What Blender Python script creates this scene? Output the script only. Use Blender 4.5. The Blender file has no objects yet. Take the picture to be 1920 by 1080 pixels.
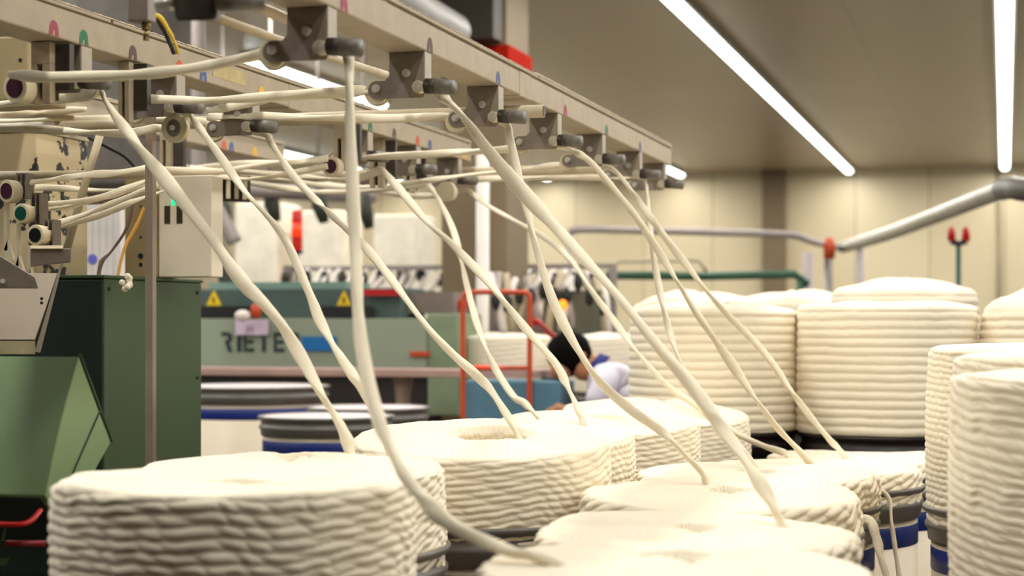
import bpy, math, random
import numpy as np
from mathutils import Vector, Matrix

# ------------------------------------------------------------------ camera, world, exposure
S = bpy.context.scene
COL = S.collection
F = 3300.0                      # focal length in pixels of a 1920 wide frame
HZ = 604.0                      # eye level row
EYE = 1.55
TH = math.atan(0.28)            # how far the camera is turned from the creel's own axis
CT, ST = math.cos(TH), math.sin(TH)

cam = bpy.data.cameras.new('camera'); camo = bpy.data.objects.new('camera', cam); COL.objects.link(camo)
camo.location = (0, 0, EYE); camo.rotation_euler = (math.pi/2, 0, TH)
cam.sensor_width = 36; cam.lens = F/1920*36; cam.shift_y = (HZ-540)/1920
cam.clip_end = 200
cam.dof.use_dof = True; cam.dof.focus_distance = 4.55; cam.dof.aperture_fstop = 2.9
S.camera = camo

w = bpy.data.worlds.new('world'); S.world = w; w.use_nodes = True
w.node_tree.nodes['Background'].inputs[0].default_value = (0.9, 0.8, 0.62, 1)
w.node_tree.nodes['Background'].inputs[1].default_value = 0.05
S.view_settings.view_transform = 'Standard'; S.view_settings.look = 'None'
S.view_settings.gamma = 1; S.view_settings.use_curve_mapping = False
S.view_settings.exposure = 0.0
S.cycles.max_bounces = 8; S.cycles.diffuse_bounces = 5

CEIL = 4.0
LINES = [(-12.4, 28.2), (-9.8, 28.2), (-7.3, 28.3), (-6.6, 18.3), (-5.07, 28.3), (-2.38, 28.3), (0.0, 28.3), (2.6, 28.2), (5.2, 28.2)]
LAMP_W = 13.6                   # watts per metre of tube line

# ------------------------------------------------------------------ basics
def c2w(xc, d, z): return Vector((xc*CT-d*ST, xc*ST+d*CT, z))
def P(px, py, d): return c2w((px-960)/F*d, d, EYE-(py-HZ)/F*d)
def PY(px, py, Y):
    u = (px-960)/F; d = Y/(u*ST+CT); return P(px, py, d)
def lin(c): return tuple(((v/255)/12.92 if v/255 <= .04045 else ((v/255+.055)/1.055)**2.4) for v in c)+(1,)

class MB:
    def __init__(s): s.v = []; s.f = []; s.sm = []
    def add(s, vs, fs, smooth=False):
        o = len(s.v); s.v += [tuple(p) for p in vs]
        s.f += [tuple(i+o for i in f) for f in fs]; s.sm += [smooth]*len(fs); return s
    def box(s, x0, x1, y0, y1, z0, z1):
        vs = [(x, y, z) for z in (z0, z1) for x, y in ((x0, y0), (x1, y0), (x1, y1), (x0, y1))]
        return s.add(vs, [(3, 2, 1, 0), (4, 5, 6, 7), (0, 1, 5, 4), (1, 2, 6, 5), (2, 3, 7, 6), (3, 0, 4, 7)])
    def prism(s, poly, a, b, axis='x'):
        """poly in the two other axes, extruded from a to b"""
        n = len(poly)
        def m(p, t):
            return (t, p[0], p[1]) if axis == 'x' else ((p[0], t, p[1]) if axis == 'y' else (p[0], p[1], t))
        vs = [m(p, a) for p in poly]+[m(p, b) for p in poly]
        return s.add(vs, [tuple(range(n)), tuple(range(2*n-1, n-1, -1))]+[(i, i+n, (i+1) % n+n, (i+1) % n) for i in range(n)])
    def hexa(s, pts):
        """front quad (4 points) then back quad"""
        return s.add(pts, [(0, 1, 2, 3), (7, 6, 5, 4), (0, 4, 5, 1), (1, 5, 6, 2), (2, 6, 7, 3), (3, 7, 4, 0)])
    def tube(s, pts, r, n=12, ends=True):
        pts = [Vector(p) for p in pts]; k = len(pts)
        rs = r if isinstance(r, (list, tuple)) else [r]*k
        rows = []; up = None
        for i, p in enumerate(pts):
            t = (pts[min(i+1, k-1)]-pts[max(i-1, 0)]).normalized()
            if up is None:
                up = Vector((0, 0, 1)) if abs(t.z) < .9 else Vector((1, 0, 0))
            a = t.cross(up).normalized(); up = a.cross(t).normalized()
            rows.append([p+(a*math.cos(2*math.pi*j/n)+up*math.sin(2*math.pi*j/n))*rs[i] for j in range(n)])
        vs = [q for row in rows for q in row]
        fs = [(i*n+j, i*n+(j+1) % n, (i+1)*n+(j+1) % n, (i+1)*n+j) for i in range(k-1) for j in range(n)]
        s.add(vs, fs, True)
        if ends:
            o = len(s.v)-len(vs)
            s.f += [tuple(o+j for j in range(n-1, -1, -1)), tuple(o+(k-1)*n+j for j in range(n))]; s.sm += [False, False]
        return s
    def cyl(s, p0, p1, r, n=24): return s.tube([p0, p1], r, n)
    def capsule(s, p0, p1, r, n=20):
        p0 = Vector(p0); p1 = Vector(p1); t = (p1-p0).normalized()
        pts = []; rs = []
        for a in (0, 25, 50, 75, 90):
            pts.append(p0+t*(r*(1-math.sin(math.radians(a))))); rs.append(max(r*math.cos(math.radians(90-a)), .0005) if a else .0005)
        for a in (90, 75, 50, 25, 0):
            pts.append(p1-t*(r*(1-math.sin(math.radians(a))))); rs.append(max(r*math.sin(math.radians(a)), .0005))
        return s.tube(pts, rs, n)
    def lathe(s, prof, c=(0, 0, 0), n=48, smooth=True):
        """prof: (r, z) pairs"""
        k = len(prof)
        vs = [(c[0]+r*math.cos(2*math.pi*j/n), c[1]+r*math.sin(2*math.pi*j/n), c[2]+z) for r, z in prof for j in range(n)]
        return s.add(vs, [(i*n+j, i*n+(j+1) % n, (i+1)*n+(j+1) % n, (i+1)*n+j) for i in range(k-1) for j in range(n)], smooth)
    def ball(s, c, rx, ry, rz, n=20, m=12):
        vs = []
        for i in range(m+1):
            a = math.pi*i/m-math.pi/2
            vs += [(c[0]+rx*math.cos(a)*math.cos(2*math.pi*j/n), c[1]+ry*math.cos(a)*math.sin(2*math.pi*j/n), c[2]+rz*math.sin(a)) for j in range(n)]
        return s.add(vs, [(i*n+j, i*n+(j+1) % n, (i+1)*n+(j+1) % n, (i+1)*n+j) for i in range(m) for j in range(n)], True)
    def build(s, name, mat, parent=None, bevel=0):
        me = bpy.data.meshes.new(name); me.from_pydata(s.v, [], s.f)
        me.polygons.foreach_set('use_smooth', s.sm)
        me.materials.append(mat); me.update()
        o = bpy.data.objects.new(name, me); COL.objects.link(o)
        if parent: o.parent = parent; o.matrix_parent_inverse = Matrix.Translation(-parent.location) if parent.rotation_euler.z == 0 else parent.matrix_basis.inverted()
        if bevel:
            b = o.modifiers.new('bevel', 'BEVEL'); b.width = bevel; b.segments = 2; b.limit_method = 'ANGLE'
        return o

def tag(o, label=None, cat=None, group=None, kind=None):
    if label: o['label'] = label
    if cat: o['category'] = cat
    if group: o['group'] = group
    if kind: o['kind'] = kind
    return o
def thing(name, loc, label, cat, group=None):
    o = bpy.data.objects.new(name, None); o.empty_display_size = .05; o.location = loc; COL.objects.link(o)
    return tag(o, label, cat, group)
def struct(o): o['kind'] = 'structure'; return o

def grid_obj(name, V, mat, parent=None, closed=True):
    """V: array rows x cols x 3, wrapped along cols"""
    m, n, _ = V.shape
    i = np.arange(m-1)[:, None]; j = np.arange(n)[None, :]; j2 = (j+1) % n
    Fq = np.stack([i*n+j, i*n+j2, (i+1)*n+j2, (i+1)*n+j], -1).reshape(-1, 4)
    me = bpy.data.meshes.new(name)
    me.vertices.add(m*n); me.vertices.foreach_set('co', V.reshape(-1).astype(np.float32))
    me.loops.add(Fq.size); me.loops.foreach_set('vertex_index', Fq.reshape(-1).astype(np.int32))
    me.polygons.add(len(Fq)); me.polygons.foreach_set('loop_start', np.arange(0, Fq.size, 4, dtype=np.int32))
    me.polygons.foreach_set('use_smooth', np.ones(len(Fq), dtype=bool))
    me.update(calc_edges=True); me.validate(); me.materials.append(mat)
    o = bpy.data.objects.new(name, me); COL.objects.link(o)
    if parent: o.parent = parent; o.matrix_parent_inverse = Matrix.Translation(-parent.location)
    return o

# ------------------------------------------------------------------ materials
MATS = {}
def mat(name, rgb, rough=.5, metal=0, var=.12, scale=6, bump=0, bscale=60, emit=None, estr=0, spec=.5, sheen=0, detail=4):
    if name in MATS: return MATS[name]
    m = bpy.data.materials.new(name); m.use_nodes = True; nt = m.node_tree
    b = nt.nodes['Principled BSDF']; L = nt.links.new
    tc = nt.nodes.new('ShaderNodeTexCoord')
    nz = nt.nodes.new('ShaderNodeTexNoise'); nz.inputs['Scale'].default_value = scale; nz.inputs['Detail'].default_value = detail
    L(tc.outputs['Object'], nz.inputs['Vector'])
    cr = nt.nodes.new('ShaderNodeValToRGB'); c = lin(rgb)
    cr.color_ramp.elements[0].position = .3; cr.color_ramp.elements[1].position = .7
    cr.color_ramp.elements[0].color = tuple(v*(1-var) for v in c[:3])+(1,)
    cr.color_ramp.elements[1].color = tuple(min(v*(1+var), 1) for v in c[:3])+(1,)
    L(nz.outputs['Fac'], cr.inputs['Fac']); L(cr.outputs['Color'], b.inputs['Base Color'])
    b.inputs['Roughness'].default_value = rough; b.inputs['Metallic'].default_value = metal
    b.inputs['Specular IOR Level'].default_value = spec
    if sheen: b.inputs['Sheen Weight'].default_value = sheen; b.inputs['Sheen Roughness'].default_value = .5
    if bump:
        n2 = nt.nodes.new('ShaderNodeTexNoise'); n2.inputs['Scale'].default_value = bscale; n2.inputs['Detail'].default_value = 3
        L(tc.outputs['Object'], n2.inputs['Vector'])
        bp = nt.nodes.new('ShaderNodeBump'); bp.inputs['Strength'].default_value = bump; bp.inputs['Distance'].default_value = .004
        L(n2.outputs['Fac'], bp.inputs['Height']); L(bp.outputs['Normal'], b.inputs['Normal'])
    if emit:
        b.inputs['Emission Color'].default_value = lin(emit); b.inputs['Emission Strength'].default_value = estr
    MATS[name] = m; return m

COT = mat('cotton sliver', (240, 228, 204), .95, var=.03, scale=14, bump=.35, bscale=160, spec=.1, sheen=.15)
COT2 = mat('cotton strand', (233, 221, 195), .95, var=.04, scale=20, bump=.3, bscale=220, spec=.1, sheen=.15)
BEAM = mat('beam paint', (170, 154, 130), .6, var=.07, scale=18, bump=.15, bscale=300)
LINT = mat('lint', (176, 158, 134), 1, var=.15, scale=90, bump=.8, bscale=200, spec=0)
STEEL = mat('bracket steel', (128, 116, 104), .45, .35, var=.08, scale=40, bump=.06, bscale=200)
STEEL_LIT = mat('bracket steel lit', (165, 152, 134), .45, .3, var=.06, scale=40)  # lighter copy of the bracket steel; light on the fold is in the colour
SCREW = mat('screw', (205, 200, 190), .3, .35, var=.05)
RUB = mat('rubber', (108, 101, 91), .45, var=.2, scale=60)
CREAM = mat('cream plastic', (214, 200, 168), .45, var=.05)
TUBE = mat('tube paint', (178, 162, 132), .5, var=.1, scale=25, bump=.2, bscale=120)
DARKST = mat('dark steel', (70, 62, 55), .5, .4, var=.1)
CANB = mat('can body', (205, 190, 165), .4, var=.04, scale=5)
CANBLUE = mat('can blue', (12, 36, 110), .4, var=.08, scale=8)
CANG = mat('can collar', (98, 93, 86), .38, var=.1, scale=12, spec=.6)
CANDK = mat('can dark', (30, 20, 17), .45, var=.15)
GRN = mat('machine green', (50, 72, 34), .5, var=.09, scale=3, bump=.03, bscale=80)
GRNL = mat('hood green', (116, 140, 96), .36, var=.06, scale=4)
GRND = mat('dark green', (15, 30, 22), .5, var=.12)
GRNF = mat('far sage', (142, 151, 130), .5, var=.05, scale=2)
TEAL = mat('far teal', (70, 88, 82), .5, var=.08)
TEALL = mat('far teal light', (120, 150, 136), .5, var=.06)
BLACK = mat('black', (14, 13, 12), .5, var=.1)
TAUPE = mat('taupe panel', (140, 124, 104), .45, var=.05, scale=4)
RED = mat('red', (190, 14, 22), .4, var=.1)
ORNG = mat('orange frame', (186, 68, 26), .45, var=.12, scale=5)
PINK = mat('rail', (170, 138, 126), .5, var=.1)
YEL = mat('yellow', (235, 196, 10), .5, var=.05)
BLUEP = mat('sticker blue', (10, 104, 168), .5, var=.05)
WHITE = mat('white', (225, 214, 205), .5, var=.04)
ORLAMP = mat('orange lamp', (255, 130, 10), .4, emit=(255, 120, 10), estr=2.2)
WALLM = mat('wall', (212, 196, 160), .7, var=.03, scale=.4)
COLUMN = mat('column', (122, 104, 78), .7, var=.06, scale=2)
HAIR = mat('hair', (9, 7, 6), .9, var=.3, scale=60, bump=.5, bscale=120, spec=.1)
SKIN = mat('skin', (176, 118, 82), .5, var=.05)
SHIRT = mat('shirt', (214, 208, 222), .8, var=.05, scale=12, bump=.3, bscale=20)
NAVY = mat('navy', (26, 36, 110), .7, var=.1)
GALV = mat('galvanised', (178, 176, 160), .35, .5, var=.1, scale=6)
GREYP = mat('grey pipe', (158, 146, 140), .45, .2, var=.08)

def ceiling_material():
    m = bpy.data.materials.new('ceiling panels'); m.use_nodes = True; nt = m.node_tree; L = nt.links.new
    b = nt.nodes['Principled BSDF']; tc = nt.nodes.new('ShaderNodeTexCoord')
    nz = nt.nodes.new('ShaderNodeTexNoise'); nz.inputs['Scale'].default_value = .35; nz.inputs['Detail'].default_value = 3
    L(tc.outputs['Object'], nz.inputs['Vector'])
    cr = nt.nodes.new('ShaderNodeValToRGB')
    cr.color_ramp.elements[0].color = lin((166, 150, 128)); cr.color_ramp.elements[1].color = lin((190, 172, 146))
    L(nz.outputs['Fac'], cr.inputs['Fac'])
    br = nt.nodes.new('ShaderNodeTexBrick'); br.inputs['Scale'].default_value = 1
    br.inputs['Brick Width'].default_value = 1.2; br.inputs['Row Height'].default_value = 6.0
    br.inputs['Mortar Size'].default_value = .006; br.offset = 0
    br.inputs['Color1'].default_value = (1, 1, 1, 1); br.inputs['Color2'].default_value = (.96, .96, .96, 1); br.inputs['Mortar'].default_value = (.72, .72, .72, 1)
    L(tc.outputs['Object'], br.inputs['Vector'])
    mx = nt.nodes.new('ShaderNodeMix'); mx.data_type = 'RGBA'; mx.blend_type = 'MULTIPLY'; mx.inputs['Factor'].default_value = 1
    L(cr.outputs['Color'], mx.inputs['A']); L(br.outputs['Color'], mx.inputs['B']); L(mx.outputs['Result'], b.inputs['Base Color'])
    b.inputs['Roughness'].default_value = .34; b.inputs['Specular IOR Level'].default_value = .4
    return m
def peel_material():
    m = bpy.data.materials.new('peeling cream paint'); m.use_nodes = True; nt = m.node_tree; L = nt.links.new
    b = nt.nodes['Principled BSDF']; tc = nt.nodes.new('ShaderNodeTexCoord')
    nz = nt.nodes.new('ShaderNodeTexNoise'); nz.inputs['Scale'].default_value = 9; nz.inputs['Detail'].default_value = 5; nz.inputs['Roughness'].default_value = .6
    L(tc.outputs['Object'], nz.inputs['Vector'])
    cr = nt.nodes.new('ShaderNodeValToRGB'); e = cr.color_ramp.elements
    e[0].position = .555; e[0].color = lin((206, 186, 146)); e[1].position = .57; e[1].color = lin((34, 34, 28))
    L(nz.outputs['Fac'], cr.inputs['Fac']); L(cr.outputs['Color'], b.inputs['Base Color']); b.inputs['Roughness'].default_value = .55
    return m
def wall_material():
    m = bpy.data.materials.new('far wall panels'); m.use_nodes = True; nt = m.node_tree; L = nt.links.new
    b = nt.nodes['Principled BSDF']; tc = nt.nodes.new('ShaderNodeTexCoord')
    mp = nt.nodes.new('ShaderNodeMapping'); mp.inputs['Rotation'].default_value = (math.pi/2, 0, 0); L(tc.outputs['Object'], mp.inputs['Vector'])
    br = nt.nodes.new('ShaderNodeTexBrick'); br.offset = 0; br.inputs['Scale'].default_value = 1
    br.inputs['Brick Width'].default_value = 1.15; br.inputs['Row Height'].default_value = 12; br.inputs['Mortar Size'].default_value = .012
    br.inputs['Color1'].default_value = lin((222, 206, 170)); br.inputs['Color2'].default_value = lin((214, 197, 160)); br.inputs['Mortar'].default_value = lin((176, 160, 128))
    L(mp.outputs['Vector'], br.inputs['Vector']); L(br.outputs['Color'], b.inputs['Base Color']); b.inputs['Roughness'].default_value = .5
    return m
def emitter(name, rgb, s):
    m = bpy.data.materials.new(name); m.use_nodes = True; nt = m.node_tree
    b = nt.nodes['Principled BSDF']; b.inputs['Base Color'].default_value = lin(rgb)
    b.inputs['Emission Color'].default_value = lin(rgb); b.inputs['Emission Strength'].default_value = s
    return m
def cap_mat(name, rgb): return mat('cap '+name, rgb, .35, var=.1)

# ------------------------------------------------------------------ room shell
X0R, X1R, Y0R, Y1R = -19.0, 9.0, -7.0, 28.6
struct(MB().box(X0R-.2, X1R+.2, Y0R-.2, Y1R+.2, -.2, 0).build('floor', mat('floor', (66, 58, 48), .35, var=.08, scale=1.2)))
struct(MB().box(X0R-.2, X1R+.2, Y0R-.2, Y1R+.2, CEIL, CEIL+.2).build('ceiling', ceiling_material()))
struct(MB().box(X0R, X1R, Y1R, Y1R+.2, 0, CEIL).build('wall_back', wall_material()))
struct(MB().box(X0R, X1R, Y0R-.2, Y0R, 0, CEIL).build('wall_front', mat('side wall', (140, 120, 92), .7)))
struct(MB().box(X0R-.2, X0R, Y0R, Y1R, 0, CEIL).build('wall_left', mat('side wall', (140, 120, 92), .7)))
struct(MB().box(X1R, X1R+.2, Y0R, Y1R, 0, CEIL).build('wall_right', mat('side wall', (140, 120, 92), .7)))
EM = emitter('tube glow', (236, 245, 240), 7.0)
LN = ['farthest to the left, hidden by the creel', 'second from the left, behind the creel', 'its end glowing between two strands',
      'added for the glow behind the dark brackets', 'bright tip beside the near beam end', 'crossing the open ceiling diagonally', 'running straight away above the far pipe elbow',
      'beyond the frame over the tall cotton stacks', 'outermost along the side wall']
for i, (x, ye) in enumerate(LINES):
    ys = 0.8 if x != -6.6 else 14.7  # the short strip is added, standing in for a white blur
    t = thing('strip_light', (x, (ys+ye)/2, CEIL), 'long white fluorescent strip light on the ceiling, '+LN[i], 'ceiling light', 'ceiling strip lights')
    MB().box(x-.085, x+.085, ys, ye, CEIL-.055, CEIL-.0005).build('housing', mat('lamp housing', (176, 166, 150), .5), t)
    dm = MB()
    prof = [(.062*math.cos(a), -.055-.045*math.sin(a)) for a in [math.pi*k/8 for k in range(9)]]
    dm.prism([(x+p, CEIL+q) for p, q in prof], ys+.03, ye-.03, 'y')
    dm.build('diffuser', EM, t)
    lt = bpy.data.lights.new('tube_lamp', 'AREA'); lt.shape = 'RECTANGLE'; lt.size = .14; lt.size_y = ye-ys-.1
    lt.energy = LAMP_W*(ye-ys); lt.color = (1.0, .975, .93)
    lo = bpy.data.objects.new('tube_lamp', lt); lo.location = (x, (ys+ye)/2, CEIL-.108); COL.objects.link(lo)
    lo.parent = t; lo.matrix_parent_inverse = Matrix.Translation(-t.location)

# ------------------------------------------------------------------ sliver coils
def smooth_noise(rng, nz, nt, M, N):
    """periodic value noise on an M x N grid (theta wraps)"""
    g = rng.standard_normal((nz+2, nt)); g = np.concatenate([g, g[:, :1]], 1)
    u = np.linspace(0, nz, M); v = np.arange(N)/N*nt
    i = u.astype(int); j = v.astype(int); fu = u-i; fv = v-j
    fu = fu*fu*(3-2*fu); fv = fv*fv*(3-2*fv)
    a = g[i][:, j]; b = g[i][:, j+1]; c = g[i+1][:, j]; d = g[i+1][:, j+1]
    FU = fu[:, None]; FV = fv[None, :]
    return (a*(1-FU)+c*FU)*(1-FV)+(b*(1-FU)+d*FU)*FV

def coil(name, cx, cy, z0, z1, R, label, seed, dome=.02, hole=.07, hx=0, row=.017, cell=.055, amp=.0075, skew=.5, kind='braid', N=400,
         edge=.012, taper=0., tilt=0., group='cotton sliver coils', step=.0034, wob=.3, topamp=.0012, lump=0., tan=.1, rise=0.):
    rng = np.random.default_rng(seed)
    prof = []  # r, z, nr, nz, s, zone
    H = z1-z0
    ns = max(int((H-edge)/step), 6)
    for k in range(ns+1):
        prof.append((R, z0+(H-edge)*k/ns, 1, 0, 0))
    ne = 10
    for k in range(1, ne+1):
        a = math.pi/2*k/ne
        prof.append((R-edge+edge*math.cos(a), z1-edge+edge*math.sin(a), math.cos(a), math.sin(a), 1))
    nt_ = max(int((R-edge-hole)/.0042), 8)
    for k in range(1, nt_+1):
        r = R-edge-(R-edge-hole-.012)*k/nt_
        q = (R-edge-r)/(R-edge)
        prof.append((r, z1+dome*math.sin(min(q*1.25, 1)*math.pi/2), 0, 1, 2))
    zt = prof[-1][1]
    for k in range(1, 8):
        a = math.pi/2*k/7
        prof.append((hole+.012*math.cos(a)-.012+0.0, zt-.012+.012*math.cos(a), -math.sin(a), math.cos(a), 3))
    for k in range(1, 26):
        prof.append((hole-.012, zt-.012-.10*k/25, -1, 0, 4))
    prof.append((hole*.5, zt-.115, 0, 1, 5)); prof.append((.002, zt-.115, 0, 1, 5))
    Pm = np.array(prof, float); M = len(Pm)
    th = np.arange(N)/N*2*np.pi
    r = Pm[:, 0][:, None]; z = Pm[:, 1][:, None]; nr = Pm[:, 2][:, None]; nz_ = Pm[:, 3][:, None]; zone = Pm[:, 4][:, None]
    T = th[None, :]
    s = np.concatenate([[0], np.cumsum(np.hypot(np.diff(Pm[:, 0]), np.diff(Pm[:, 1])))])[:, None]
    nz1 = smooth_noise(rng, max(int(H/.05), 2), 14, M, N); nz2 = smooth_noise(rng, max(int(H/.025), 3), 60, M, N)
    nz3 = smooth_noise(rng, 3, 7, M, N)
    TT = np.mod(T-math.pi/2-TH, 2*math.pi)                       # seam of the winding at the far side
    K_ = round(2*math.pi*R*tan/row)
    b = (s-s[0])/row-TT/(2*math.pi)*K_+wob*.5*nz1+(.08 if kind != 'rings' else .03)*nz2
    rowi = np.floor(b); w_ = b-rowi
    jit = np.mod(np.sin(rowi*12.9898+seed)*43758.5453, 1.0)*.35
    u = TT*R/cell+jit+skew*w_+.5*rowi+.22*nz2+.3*nz1
    ropes = np.abs(np.sin(np.pi*w_))**.55
    leaf = np.abs(np.sin(np.pi*u))**.7
    side = ropes*(.9+.1*leaf) if kind == 'rings' else ropes*(.38+.62*leaf)+.12*nz2
    side = side*amp
    # rope laid in tangential loops on the top
    q = np.clip((R-r)/max(R-hole, .01), 0, 1)
    uu = T*R/(row*2.6)+2.6*np.sqrt(q)*R/(row*2.6)
    top = np.abs(np.sin(np.pi*uu))**.7*topamp+.5*topamp*nz2+.003*nz1
    inner = ropes*(.4+.6*leaf)*.006
    disp = np.where(zone <= .5, side, 0)
    mixe = np.clip(nz_, 0, 1)
    disp = np.where((zone > .5) & (zone < 1.5), side*(1-mixe)+top*mixe, disp)
    disp = np.where((zone > 1.5) & (zone < 3.5), top, disp)
    disp = np.where(zone > 3.5, inner, disp)
    disp = disp+.003*nz3*(zone < 3)
    hh = np.clip((z-z0)/H, 0, 1)
    rr = r*(1-taper*hh**3*(zone < 3))+nr*disp+(.004*np.sin(np.pi*hh))*(zone < 1.5)
    zz = z+nz_*disp+tilt*(r*np.cos(T))*hh
    if rise: zz = zz+rise*hh*(1+(-r*np.cos(T)*ST+r*np.sin(T)*CT)/R)/2
    if lump: zz = zz+lump*smooth_noise(rng, 4, 9, M, N)*(zone >= 1)
    shift = hx*np.clip((zone >= 2)*1.0*(1-(r-hole)/(R-edge-hole)), 0, 1)
    X = rr*np.cos(T)+shift*CT; Y = rr*np.sin(T)+shift*ST; Z = np.broadcast_to(zz, X.shape)
    V = np.stack([X, Y, Z-z0], -1)
    o = grid_obj(name, V, COT); o.location = (cx, cy, z0)
    return tag(o, label, 'cotton coil', group)

def can(cx, cy, rim, R, label, dark=False, group='sliver cans', blue=True, N=64, plain=False):
    t = thing('sliver_can', (cx, cy, 0), label, 'can', group)
    b = MB().lathe([(.02, .012), (R-.03, .012), (R-.022, .03), (R-.022, rim-.085), (R-.03, rim-.085), (R-.034, .02)], (cx, cy, 0), N)
    b.build('body', CANDK if dark else CANB, t)
    if blue:
        MB().lathe([(R-.0222, rim-.165), (R-.0205, rim-.163), (R-.0205, rim-.108), (R-.0222, rim-.106)], (cx, cy, 0), N).build('blue_stripe', CANBLUE, t)
    g = CANDK if dark else CANG
    prof = [(R-.019, rim-.09), (R-.014, rim-.088), (R-.012, rim-.062), (R-.006, rim-.056), (R-.006, rim-.046), (R-.014, rim-.040), (R-.015, rim-.022),
            (R-.004, rim-.016), (R, rim-.009), (R, rim-.003), (R-.005, rim), (R-.010, rim-.001), (R-.014, rim-.008), (R-.016, rim-.03), (R-.018, rim-.085)]
    MB().lathe(prof, (cx, cy, 0), N).build('collar', g, t)
    return t

def at(px, d): 
    p = P(px, HZ, d); return p.x, p.y
def zt(py, d): return EYE-(py-HZ)/F*d
CR = .3
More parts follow.
